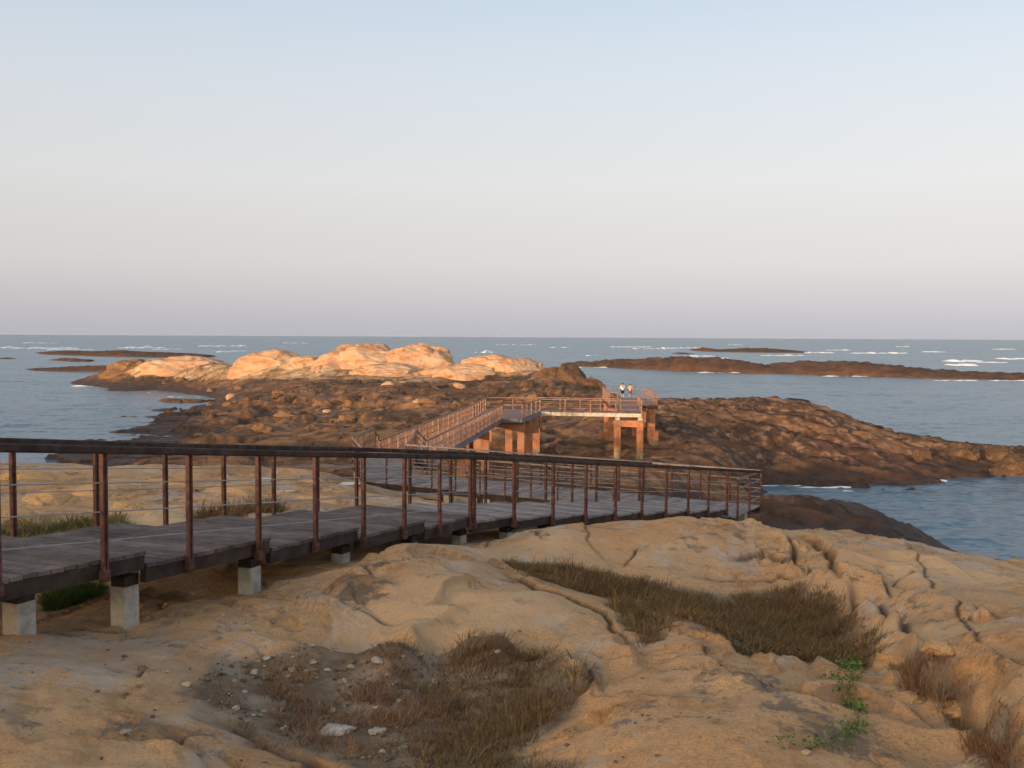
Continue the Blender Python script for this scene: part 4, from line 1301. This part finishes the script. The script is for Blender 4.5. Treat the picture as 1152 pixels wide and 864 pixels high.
# ramp from the bridge to the platform
RL = lambda s: np.array([9.05, 83.35]) * (1 - s) + np.array([9.35, 88.0]) * s
RR_ = lambda s: np.array([10.75, 83.05]) * (1 - s) + np.array([11.05, 88.0]) * s
ZP = -5.9
plank_panel(RL, RR_, lambda s: ZB1 + .02 + (ZP - ZB1) * s, 0, 1, 30).build('deck_panel', M['deck_purple'], fb)
for e in (RL, RR_):
    MB().beam(V3(e(0.02), ZB1 - .12), V3(e(.99), ZP - .14), .1, .22).build('edge_beam', M['fascia'], fb)
rl = dict(pmat=M['brown_rail'], rmat=M['brown_rail'], rr_=.02)
railing(fb, [q3(BR[0], ZB0), q3(BR[1], ZB1), q3(np.array([.8, 75.35]), ZB1), q3(np.array([2.33, 82.3]), ZB1), q3(CF(1), ZB1)], 1.9, 1.0, (.3, .65), pr=.05, top_r=.04, **rl)
railing(fb, [q3(BL[0], ZB0), q3(BL[1], ZB1), q3(BL[2], ZB1), q3(np.array([2.4, 84.5]), ZB1), q3(CB(.78), ZB1)], 1.9, 1.0, (.3, .65), pr=.05, top_r=.04, **rl)
railing(fb, [q3(CF(1), ZB1), q3(RR_(0), ZB1), q3(RR_(1), ZP)], 1.7, 1.0, (.3, .65), pr=.05, top_r=.04, **rl)
# balusters of the long run read as close-set bars
for P in (BR, BL):
    mb = MB(); a = Vector(q3(P[0], ZB0)); b = Vector(q3(P[1], ZB1)); nb = 110
    for i in range(1, nb):
        p = a + (b - a) * (i / nb); mb.tube(p + Vector((0, 0, EYE)), p + Vector((0, 0, EYE + .98)), .017, 4)
    mb.build('baluster_panel', M['brown_rail'], fb)


def portal(pts, z_top, w, beam_h, root, mat, d=(1, 0)):
    """pier frame: legs of its own and a head beam"""
    for p in pts: pier_at(root, np.array(p), z_top - beam_h, d, w, mat, name='pier_leg', sink=.8, bev=.03)
    a, b = Vector(V3(pts[0], z_top - beam_h / 2)), Vector(V3(pts[-1], z_top - beam_h / 2)); e = (b - a).normalized() * w * .55
    MB().beam(a - e, b + e, w * 1.04, beam_h).build('head_beam', mat, root, bevel=.03)


PI = M['pier']
portal([(8.62, 81.6), (10.42, 81.3)], ZB1 - .62, .52, .55, fb, PI)
for x, y in ((8.62, 81.6), (10.42, 81.3)):
    MB().box(V3((x, y), ZB1 - .475), (.17, 0, 0), (0, .17, 0), (0, 0, .14)).build('bearing_block', M['white_beam'], fb)
portal([(-.2, 76.3), (.72, 76.3)], ZB1 - .36, .55, .62, fb, PI)
MB().beam(V3((-2.7, 76.1), ZB1 - .62), V3((-.52, 76.2), ZB1 - .62), .5, .5).build('head_beam', PI, fb, bevel=.03)
pier_at(fb, np.array([-2.6, 76.1]), ZB1 - .88, (1, 0), .55, PI, name='pier_leg', sink=.8)
for x, y, w in ((1.35, 78.6, .5), (1.95, 80.6, .5), (2.1, 83.2, .5), (-1.9, 83.2, .5)):
    pier_at(fb, np.array([x, y]), ZB1 - .34, (1, 0), w, PI, name='pier_leg', sink=.8)
portal([(-3.05, 66.0), (-1.75, 66.0)], -6.28, .55, .5, fb, PI)
pier_at(fb, np.array([-2.05, 70.2]), -6.34, (1, 0), .9, PI, name='pier_leg', sink=.8, dep=.6)
portal([(-4.3, 57.0), (-2.85, 57.0)], -6.16, .5, .45, fb, PI)
portal([(-5.3, 48.5), (-3.6, 48.5)], -6.04, .45, .4, fb, M['pale_pier'])

# --- viewing platform
vp = thing('viewing_platform', (11, 92, EYE + ZP - .3), 'square timber viewing platform where two people stand above the sea', 'platform')
PLAT = [(8.6, 88.05), (12.75, 88.05), (13.1, 98.0), (8.9, 98.0)]
pl0 = lambda s: np.array(PLAT[0]) * (1 - s) + np.array(PLAT[3]) * s
pl1 = lambda s: np.array(PLAT[1]) * (1 - s) + np.array(PLAT[2]) * s
for i in range(3):
    plank_panel(pl0, pl1, lambda s: ZP, i / 3, (i + 1) / 3 - .001, 22).build('deck_panel', M['deck_purple'], vp)
for a, b in zip(PLAT, PLAT[1:] + PLAT[:1]):
    MB().beam((a[0], a[1], ZP - .17 + EYE), (b[0], b[1], ZP - .17 + EYE), .16, .25).build('edge_beam', M['fascia'], vp)
railing(vp, [q3(np.array([11.05, 88.05]), ZP), q3(np.array(PLAT[1]), ZP), q3(np.array(PLAT[2]), ZP), q3(np.array(PLAT[3]), ZP), q3(np.array(PLAT[0]), ZP), q3(np.array([9.3, 88.05]), ZP)],
        1.5, 1.05, (.33, .66), pr=.045, top_r=.04, **rl)
for x, y, blk in ((8.35 + .5, 88.5, (-.75, .0)), (12.35, 88.5, (.1, -.5)), (12.6, 96.5, None), (9.2, 96.5, None), (11.2, 90.5, None)):
    pier_at(vp, np.array([x, y]), ZP - .30, (1, 0), .6, PI, name='pier_leg', sink=.8)
    if blk:
        zg = float(ground_z(x, y)[0]) - .6
        MB().box((x + blk[0], y + blk[1], zg + .7), (.42, 0, 0), (0, .35, 0), (0, 0, .7)).build('footing_block', PI, vp, bevel=.04)


# ------------------------------------------------------------------ people on the platform
def person(loc, h, shirt, shorts, label, arm=.2, rz=0):
    root = thing('person', loc, label, 'person')
    J = {'pelvis': (0, 0, .52), 'waist': (0, 0, .60), 'chest': (0, .01, .74), 'neck': (0, .01, .835), 'head': (0, .015, .89), 'crown': (0, .01, .965)}
    R_ = {'pelvis': .075, 'waist': .068, 'chest': .082, 'neck': .030, 'head': .052, 'crown': .040}
    E = [('pelvis', 'waist'), ('waist', 'chest'), ('chest', 'neck'), ('neck', 'head'), ('head', 'crown')]
    for s, t in ((-1, 'l'), (1, 'r')):
        J |= {t + 'sh': (s * .105, .01, .80), t + 'el': (s * (.125 + arm * .1), .02 + .05 * arm, .64), t + 'wr': (s * .12, .04 + arm * .55, .52 + arm * .45), t + 'ha': (s * .115, .06 + arm * .6, .47 + arm * .5),
              t + 'hp': (s * .05, 0, .49), t + 'kn': (s * .055, .012, .275), t + 'an': (s * .058, -.005, .045), t + 'to': (s * .066, .075, .018)}
        R_ |= {t + 'sh': .036, t + 'el': .025, t + 'wr': .018, t + 'ha': .020, t + 'hp': .062, t + 'kn': .038, t + 'an': .024, t + 'to': .018}
        E += [('chest', t + 'sh'), (t + 'sh', t + 'el'), (t + 'el', t + 'wr'), (t + 'wr', t + 'ha'), ('pelvis', t + 'hp'), (t + 'hp', t + 'kn'), (t + 'kn', t + 'an'), (t + 'an', t + 'to')]

    def skin(name, keys, mat, grow):
        ks = list(keys); me = bpy.data.meshes.new(name)
        me.from_pydata([tuple(c * h for c in J[k]) for k in ks], [(ks.index(a), ks.index(b)) for a, b in E if a in keys and b in keys], [])
        o = link(name, me, mat, root)
        md = o.modifiers.new('skin', 'SKIN')
        sk = me.skin_vertices[0] if me.skin_vertices else None
        for i, k_ in enumerate(ks):
            me.skin_vertices[0].data[i].radius = (R_[k_] * h * grow,) * 2
        me.skin_vertices[0].data[0].use_root = True
        ss = o.modifiers.new('sub', 'SUBSURF'); ss.levels = 2; ss.render_levels = 2
        return o
    skin('body', list(J), M['skin'], 1.0)
    skin('shirt', ['waist', 'chest', 'pelvis', 'lsh', 'rsh', 'lel', 'rel'], shirt, 1.14)
    skin('shorts', ['pelvis', 'lhp', 'rhp', 'lkn', 'rkn'], shorts, 1.2)
    v, f = ICO[3]
    hv_ = v.copy(); hv_ = hv_[:, :] * np.array([.056, .062, .058]) * h
    cut = hv_[:, 2] < -.012 * h
    hv_[cut, 2] = -.012 * h + (hv_[cut, 2] + .012 * h) * .2
    link('hair', np_mesh('hair', hv_ + np.array([0, -.012, .935]) * h, f), M['hair'], root)
    fm = MB()
    root.rotation_euler = (0, 0, rz)
    return root


pa = at_y(700.4, 446.6, 97.2); pb = at_y(709.0, 446.6, 97.3)
person((pa[0], 97.25, EYE + ZP), 1.52, M['white_cloth'], M['dark_cloth'], 'person in a white shirt and dark shorts at the platform rail', .35, .15)
person((pb[0], 97.35, EYE + ZP), 1.44, M['yellow_cloth'], M['red_cloth'], 'shorter person in a yellowish top beside the one in white', .3, -.25)


# ------------------------------------------------------------------ grass, gravel, creeper, stones, pools
def sample_poly(P, nn, pw=None):
    lo, hi = P.min(0), P.max(0); out = []
    while sum(len(o) for o in out) < nn:
        q = rng.uniform(lo, hi, (nn * 2, 2)); q = q[inpoly(q[:, 0], q[:, 1], P)]
        out.append(q)
    return np.concatenate(out)[:nn]


def grass(name, label, P, tufts, blades, h, w, cols, cat='grass', seed=0, dens=None, spread=.07):
    c = sample_poly(P, tufts)
    de = seg_dist(c[:, 0], c[:, 1], np.vstack([P, P[:1]]))[0]
    ext = min(np.ptp(P[:, 0]), np.ptp(P[:, 1]))
    ed = sstep(0, 1, de / (.22 * ext) + .55 * fbm(c[:, 0] / .35, c[:, 1] / .35, 3, seed + 20) + .25)
    c = c[rng.random(len(c)) < ed]
    if dens is not None:
        c = c[rng.random(len(c)) < dens(c)]
    nt_ = len(c); nb = nt_ * blades
    tint_t = fbm(c[:, 0] / .8, c[:, 1] / .8, 3, seed + 3) + rng.normal(0, .25, nt_)
    hs_ = h * (.75 + .45 * fbm(c[:, 0] / 1.1, c[:, 1] / 1.1, 2, seed + 6)) * rng.uniform(.45, 1.3, nt_) * np.where(rng.random(nt_) < .06, 1.6, 1.0)
    cc = np.repeat(c, blades, 0); ang_ = rng.uniform(0, 2 * math.pi, nb); rd = spread * np.sqrt(rng.random(nb))
    p0 = cc + np.stack([np.cos(ang_), np.sin(ang_)], -1) * rd[:, None]
    z0 = ground_z(p0[:, 0], p0[:, 1]) - .02
    hb = np.repeat(hs_, blades) * rng.uniform(.3, 1.15, nb)
    lean = np.stack([np.cos(ang_), np.sin(ang_)], -1) * (hb * rng.uniform(.1, 1.25, nb))[:, None] + np.array([.25, .05]) * (hb * .35)[:, None]
    fa = rng.uniform(0, math.pi, nb); wd = w * rng.uniform(.6, 1.3, nb); sdv = np.stack([np.cos(fa), np.sin(fa)], -1) * wd[:, None] / 2
    V_ = np.zeros((nb, 5, 3))
    V_[:, 0, :2] = p0 - sdv; V_[:, 1, :2] = p0 + sdv; V_[:, 0, 2] = V_[:, 1, 2] = z0
    m_ = p0 + lean * .38
    V_[:, 2, :2] = m_ - sdv * .8; V_[:, 3, :2] = m_ + sdv * .8; V_[:, 2, 2] = V_[:, 3, 2] = z0 + hb * .6
    V_[:, 4, :2] = p0 + lean; V_[:, 4, 2] = z0 + hb * .95
    b = np.arange(nb)[:, None] * 5
    Fc = np.concatenate([b + [0, 1, 3], b + [0, 3, 2], b + [2, 3, 4]], 1).reshape(-1, 3)
    tt = np.clip(.5 + .55 * np.repeat(tint_t, blades) + rng.normal(0, .16, nb), 0, .999) * (len(cols) - 1)
    ca = np.array(cols); i0 = tt.astype(int); fr_ = (tt - i0)[:, None]
    col = ca[i0] * (1 - fr_) + ca[np.minimum(i0 + 1, len(cols) - 1)] * fr_
    col = col * rng.uniform(.75, 1.25, (nb, 1))
    o = link(name, np_mesh(name, V_.reshape(-1, 3), Fc, True, cattrs={'tint': np.repeat(col, 5, 0)}), M['grass'])
    return tag(o, label, cat, kind='stuff')


BR_ = [(.105, .058, .028), (.15, .086, .040), (.21, .130, .062), (.16, .108, .044), (.135, .106, .040)]
GR_ = [(.12, .062, .030), (.16, .090, .042), (.17, .105, .045), (.11, .095, .034), (.26, .175, .09)]
RD_ = [(.14, .070, .038), (.19, .098, .052), (.24, .138, .072), (.27, .175, .095)]
pit = poly_xy['PIT']
def pu(c):
    zc = base(c[:, 0], c[:, 1]) + EYE
    return project(np.stack([c[:, 0], c[:, 1], zc], -1))
def d_right(c):
    u, v = pu(c); return .85 * sstep(430, 560, u + 25 * fbm(c[:, 0] / .3, c[:, 1] / .3, 2, 5)) * 1.0
def d_left(c):
    u, v = pu(c)
    nn = fbm(c[:, 0] / .45, c[:, 1] / .45, 3, 12)
    return (1 - sstep(520, 600, u)) * sstep(-.05, .3, nn + .35 * sstep(755, 790, v) - .25 * (1 - sstep(250, 330, u)))
grass('dry_grass', 'tall olive brown dry grass filling the right side of the near hollow', pit, 4600, 11, .135, .007, GR_, seed=1, dens=d_right)
grass('low_scrub', 'low reddish brown scrub spread over the stony left side of the near hollow', pit, 2600, 13, .11, .006, RD_, seed=2, dens=d_left, spread=.08)
grass('dry_grass', 'long belt of brown dry grass below the rounded granite dome', poly_xy['VALLEY'], 13000, 9, .15, .009, BR_, seed=3, spread=.10)
grass('dry_grass', 'small pocket of brown grass in the notch between two granite slabs', poly_xy['NOTCH'], 420, 12, .15, .009, BR_, seed=4)
grass('dry_grass', 'dark brown tuft of grass in the cleft at the lower right', poly_xy['TUFT'], 260, 12, .13, .006, RD_, seed=5)
grass('dry_grass', 'thin brown grass in the gap between the broken right ledges', poly_xy['CLEFT'], 260, 12, .14, .006, RD_, seed=9)
grass('wild_grass', 'dark green grass patch seen through the railing at far left', poly_xy['BEHIND'], 1500, 12, .22, .011, [(.10, .10, .035), (.14, .13, .05), (.20, .14, .06)], seed=6, spread=.12)
grass('wild_grass', 'thin brown grass along the far edge of the boardwalk', poly_xy['BEHIND2'], 420, 12, .26, .011, BR_, seed=7, spread=.12)
grass('wild_grass', 'fresh green weeds in the shade under the boardwalk', poly_xy['UNDER'], 420, 12, .16, .008, [(.05, .085, .02), (.07, .11, .025), (.09, .11, .035)], seed=8)


def leaves(name, label, lines, per, size, spread, cat):
    """a creeper: stems along the lines, small oval leaves held just over the rock"""
    Vs, Fs, Cs = [], [], []; k_ = 0
    for line in lines:
        P = hits(line); L = np.concatenate([[0], np.cumsum(np.hypot(*np.diff(P, axis=0).T))])
        nn = int(per * L[-1])
        s = rng.uniform(0, L[-1], nn)
        c = np.stack([np.interp(s, L, P[:, 0]), np.interp(s, L, P[:, 1])], -1) + rng.normal(0, spread, (nn, 2))
        z = ground_z(c[:, 0], c[:, 1])
        for (x, y), zz_ in zip(c, z):
            a = rng.uniform(0, 6.28); r = size * rng.uniform(.6, 1.3); tl = rng.normal(0, .5, 2); hgt = rng.uniform(.01, .09)
            col = np.array(random.choice([(.045, .095, .018), (.065, .13, .022), (.09, .15, .028), (.14, .17, .03), (.22, .19, .03)])) * rng.uniform(.7, 1.2)
            pts = [(0, 0), (.35, .32), (.8, .26), (1.1, 0), (.8, -.26), (.35, -.32)]
            for px, py in pts:
                X_ = (px * math.cos(a) - py * math.sin(a)) * r; Y_ = (px * math.sin(a) + py * math.cos(a)) * r
                Vs.append((x + X_, y + Y_, zz_ + hgt + X_ * tl[0] + Y_ * tl[1] + (abs(py) * .3) * r)); Cs.append(col)
            Fs += [(k_, k_ + 1, k_ + 2), (k_, k_ + 2, k_ + 3), (k_, k_ + 3, k_ + 4), (k_, k_ + 4, k_ + 5)]; k_ += 6
        # stem
        for a, b in zip(P[:-1], P[1:]):
            for t in np.linspace(0, 1, 9)[:-1]:
                p = a + (b - a) * t; q = a + (b - a) * (t + .125); zz2 = ground_z([p[0], q[0]], [p[1], q[1]])
                dv = (q - p) / (np.linalg.norm(q - p) + 1e-9); nn_ = np.array([-dv[1], dv[0]]) * .006
                Vs += [(*(p - nn_), zz2[0] + .02), (*(p + nn_), zz2[0] + .02), (*q, zz2[1] + .028)]; Cs += [np.array((.10, .08, .03))] * 3
                Fs.append((k_, k_ + 1, k_ + 2)); k_ += 3
    o = link(name, np_mesh(name, Vs, Fs, False, cattrs={'tint': np.array(Cs)}), M['leaf'])
    return tag(o, label, cat)


leaves('creeping_plant', 'bright green creeper trailing down the joint between the near slabs at right',
       [[(962, 742), (945, 758), (930, 768)], [(958, 745), (962, 765), (955, 790), (968, 812), (962, 838)], [(940, 785), (955, 800), (966, 815)], [(962, 838), (935, 850), (905, 852), (870, 858)]], 230, .024, .035, 'creeper')
tag(leaves('creeping_plant', 'dark green low plants at the edge of the long belt of grass',
           [[(815, 700), (832, 716), (842, 724)], [(890, 734), (930, 742)]], 60, .026, .06, 'creeper'), kind='stuff')

# pebbles and stones
c = sample_poly(pit, 1200)
u, v = pu(c); nn_ = fbm(c[:, 0] / .5, c[:, 1] / .5, 3, 61)
c = c[(rng.random(len(c)) < (1 - sstep(430, 520, u)) * sstep(-.25, .2, nn_ - .25 + .5 * (1 - sstep(752, 785, v))))]
c = np.concatenate([c, hits(np.stack([rng.uniform(560, 960, 45), rng.uniform(700, 862, 45)], -1)), hits(np.stack([rng.uniform(0, 330, 50), rng.uniform(690, 862, 50)], -1))])
v_, f_ = ico(1)
nst = len(c); sc3 = (.010 + .034 * rng.random(nst) ** 4)[:, None] * np.stack([rng.uniform(.8, 1.4, nst), rng.uniform(.7, 1.1, nst), rng.uniform(.4, .7, nst)], -1)
PV = v_[None] * sc3[:, None] * (1 + .18 * rng.normal(size=(nst, len(v_), 1)))
a_ = rng.uniform(0, 6.28, nst)[:, None]
PX = PV[..., 0] * np.cos(a_) - PV[..., 1] * np.sin(a_); PY = PV[..., 0] * np.sin(a_) + PV[..., 1] * np.cos(a_)
PV = np.stack([PX + c[:, 0:1], PY + c[:, 1:2], PV[..., 2] + (ground_z(c[:, 0], c[:, 1]) + .008)[:, None]], -1)
pc = np.array([(.13, .095, .065), (.19, .145, .105), (.26, .20, .14), (.40, .32, .22), (.16, .115, .08)])[rng.integers(0, 5, nst)] * rng.uniform(.7, 1.1, (nst, 1))
gv = link('gravel', np_mesh('gravel', PV.reshape(-1, 3), (f_[None] + np.arange(nst)[:, None, None] * len(v_)).reshape(-1, 3), False, cattrs={'tint': np.repeat(pc, len(v_), 0)}), M['gravel'])
tag(gv, 'small grey and tan pebbles strewn over the near hollow and slabs', 'gravel', kind='stuff')

for i, (uu, vv, wpx, flat, lab) in enumerate([
    (378, 808, 44, .38, 'large whitish rock lying in the reddish scrub of the near hollow'),
    (424, 812, 22, .4, 'smaller whitish rock right of the large whitish one in the scrub'),
    (424, 741, 18, .5, 'pale flat stone among the pebbles at the top of the near hollow'),
    (300, 745, 10, .6, 'pale stone among pebbles at the left of the near hollow'),
    (328, 752, 13, .5, 'flat tan stone beside the pebbles in the left of the near hollow'),
    (440, 762, 9, .6, 'small tan stone between the pebbles and the tall grass'),
    (423, 785, 8, .6, 'small tan stone above the smaller whitish rock'),
    (275, 773, 8, .6, 'small pale stone on the sandy left edge of the near hollow'),
    (318, 786, 9, .6, 'small tan stone on bare sand left of the scrub'),
    (438, 758, 7, .6, 'tiny pale stone next to the small tan stone by the grass'),
    (731, 669, 9, .7, 'small white stone at the edge of the grass belt'),
    (560, 734, 9, .6, 'pale stone under the overhanging slab edge behind the tall grass'),
    (700, 776, 6, .6, 'small grey stone on the bare slab right of the hollow')]):
    xy_ = hits([(uu, vv)])[0]; z = float(ground_z(xy_[0], xy_[1])[0]); w = wpx / F * xy_[1] / 2
    o = boulder('stone', (xy_[0], xy_[1], z + w * flat * .35), (w, w * .75, w * flat * .75), 400 + i, 'stone', 4 if wpx > 15 else 3, .8, rng.uniform(0, 3), .2, 2)
    tag(o, lab, 'stone', 'loose stones in and near the hollow')

for i, lab in ((0, 'largest rain pool on the pale rock behind the boardwalk'), (1, 'small rain pool just beyond the largest pool behind the boardwalk'),
               (2, 'rain pool near the piers of the pale lower boardwalk'), (3, 'small rain pool between the largest pool and the descending boardwalk'), (4, 'small rain pool in the slab left of the green creeper')):
    cxy, rad_, d = POOLX[i]
    zc0 = base(np.array([cxy[0]]), np.array([cxy[1]]))[0] + EYE - d + .012
    a = np.linspace(0, 2 * math.pi, 33)[:-1]; r_p = rad_ * 1.02 * (1 + .10 * np.sin(a * 2 + i) + .08 * np.sin(a * 3 + 2 * i))
    MBp = MB(); MBp.prism([(cxy[0] + q * math.cos(t), cxy[1] + q * math.sin(t)) for q, t in zip(r_p, a)], zc0 - .03, zc0)
    o = MBp.build('rock_pool', M['pool'])
    tag(o, lab, 'puddle', 'rain pools in the granite')


# ------------------------------------------------------------------ surf
def surf(u0, u1, v, depth_v, hgt, seed):
    """broken crest of a wave: a ragged low ridge of foam"""
    x0, y0, _ = at_z(u0, v, 0); x1, y1, _ = at_z(u1, v, 0)
    yb = at_z((u0 + u1) / 2, v - depth_v, 0)[1]
    dpt = min(30, max(1.0, yb - (y0 + y1) / 2)); nsx = 60; ny_ = 9
    s = np.linspace(-.15, 1.15, nsx); t = np.linspace(0, 1, ny_); S, T = np.meshgrid(s, t, indexing='ij')
    L = abs(x1 - x0)
    ragged = np.clip(.5 + .9 * fbm(S * L / 7 + seed * 9.1, S * 0, 4, seed % 13), .0, 1.3) * np.clip(np.minimum(S + .15, 1.15 - S) * 7, 0, 1)
    Y = y0 + (y1 - y0) * S + dpt * ((T - .5) * np.clip(ragged + .05, 0, 1) + .25 * fbm(S * 3 + seed, S * 0, 2, 6))
    Z = -.12 + 1.5 * hgt * ragged * np.sin(T * math.pi) ** .7 * (1 + .5 * fbm(S * L / 2, T * 3, 2, seed % 11))
    V_ = np.stack([x0 + (x1 - x0) * S, Y, Z], -1).reshape(-1, 3)
    ii = np.arange(nsx * ny_).reshape(nsx, ny_)
    q = np.stack([ii[:-1, :-1], ii[1:, :-1], ii[1:, 1:], ii[:-1, 1:]], -1).reshape(-1, 4)
    return V_, q


SV, SQ, off = [], [], 0
for i, a in enumerate([(5, 24, 391.5, 2, 1.3), (18, 60, 392, 1, .9), (40, 85, 392, 1, 1.0), (60, 100, 393.5, .8, .7), (138, 180, 391.5, 2, 1.3), (176, 200, 393, 1, .7), (228, 275, 389.5, 1, 1.0), (245, 262, 396, 1, .9), (262, 276, 395, 1, .6),
                       (292, 304, 397, .8, .6), (474, 498, 394.5, 1.2, .9), (536, 553, 396.5, 1.5, 1.4), (690, 730, 390.5, 1.5, 1.0), (745, 790, 391.5, 1.2, .8), (715, 760, 392.5, .8, .6), (772, 800, 400.8, 1, .7), (800, 818, 403, .8, .4),
                       (905, 935, 397, 1, .8), (960, 1015, 397.5, 1, .8), (1040, 1062, 396, .8, .7), (1065, 1100, 406.5, 2.5, .9), (1072, 1092, 411, 2, .8), (1100, 1130, 408, 1, .5), (1130, 1152, 404, 1, .5), (930, 955, 394, .8, .6), (860, 900, 400, .9, .5),
                       (660, 672, 400, .6, .4), (1010, 1020, 390, .6, .8), (560, 600, 388, .5, .7), (620, 640, 391, .5, .6), (30, 60, 386, .5, .8), (320, 345, 386, .5, .7), (1120, 1140, 393, .6, .7), (820, 835, 388, .5, .7)]):
    v_s, q_s = surf(a[0], a[1], a[2], a[3], a[4], i + 1)
    SV.append(v_s); SQ.append(q_s + off); off += len(v_s)
# wash along the island's waterline
for i, a in enumerate([(855, 900, 546.5, 1.5, .12), (1000, 1062, 541, 2.5, .16), (960, 1010, 551, 1.5, .12), (1045, 1085, 531, 2.5, .16), (1085, 1125, 536.5, 1.5, .14), (862, 960, 548.5, 1.2, .14), (905, 985, 552.5, 2.5, .10), (1050, 1110, 545, 2, .08), (1000, 1030, 592, 2.5, .10), (76, 130, 434.5, .5, .18), (120, 160, 438.8, .5, .15), (60, 100, 496, 1.5, .1), (640, 700, 413.4, .4, .25), (790, 860, 419.3, .5, .3), (930, 1010, 423.4, .5, .3), (1060, 1150, 428.2, .5, .3), (1036, 1050, 611, 3, .10), (187, 225, 446.5, .6, .15), (150, 200, 441.8, .4, .12)]):
    v_s, q_s = surf(a[0], a[1], a[2], a[3], a[4], i + 51)
    SV.append(v_s); SQ.append(q_s + off); off += len(v_s)
sf = link('surf', np_mesh('surf', np.concatenate(SV), np.concatenate(SQ)), M['foam'])
tag(sf, 'white broken wave crests on the sea around the reefs', 'surf', kind='stuff')

hzm = bpy.data.materials.new('evening_haze'); hzm.use_nodes = True
hn, hl = hzm.node_tree.nodes, hzm.node_tree.links
hn.remove(hn['Principled BSDF'])
pv = hn.new('ShaderNodeVolumePrincipled'); pv.inputs['Color'].default_value = (.62, .67, .80, 1); pv.inputs['Density'].default_value = 0.7e-5; pv.inputs['Anisotropy'].default_value = 0
hl.new(pv.outputs[0], hn['Material Output'].inputs['Volume'])
hz_ = MB().box((0, 0, 27), (62000, 0, 0), (0, 62000, 0), (0, 0, 33)).build('haze', hzm)
tag(hz_, 'thin evening haze lying over the sea', 'haze', kind='stuff')

# ------------------------------------------------------------------ render settings
scene.view_settings.view_transform = 'Standard'
scene.view_settings.look = 'None'
scene.view_settings.exposure = -0.03
scene.view_settings.gamma = 1.0
scene.view_settings.use_curve_mapping = False
scene.render.engine = 'CYCLES'
scene.cycles.max_bounces = 6
scene.cycles.use_denoising = True
scene.cycles.sample_clamp_indirect = 6
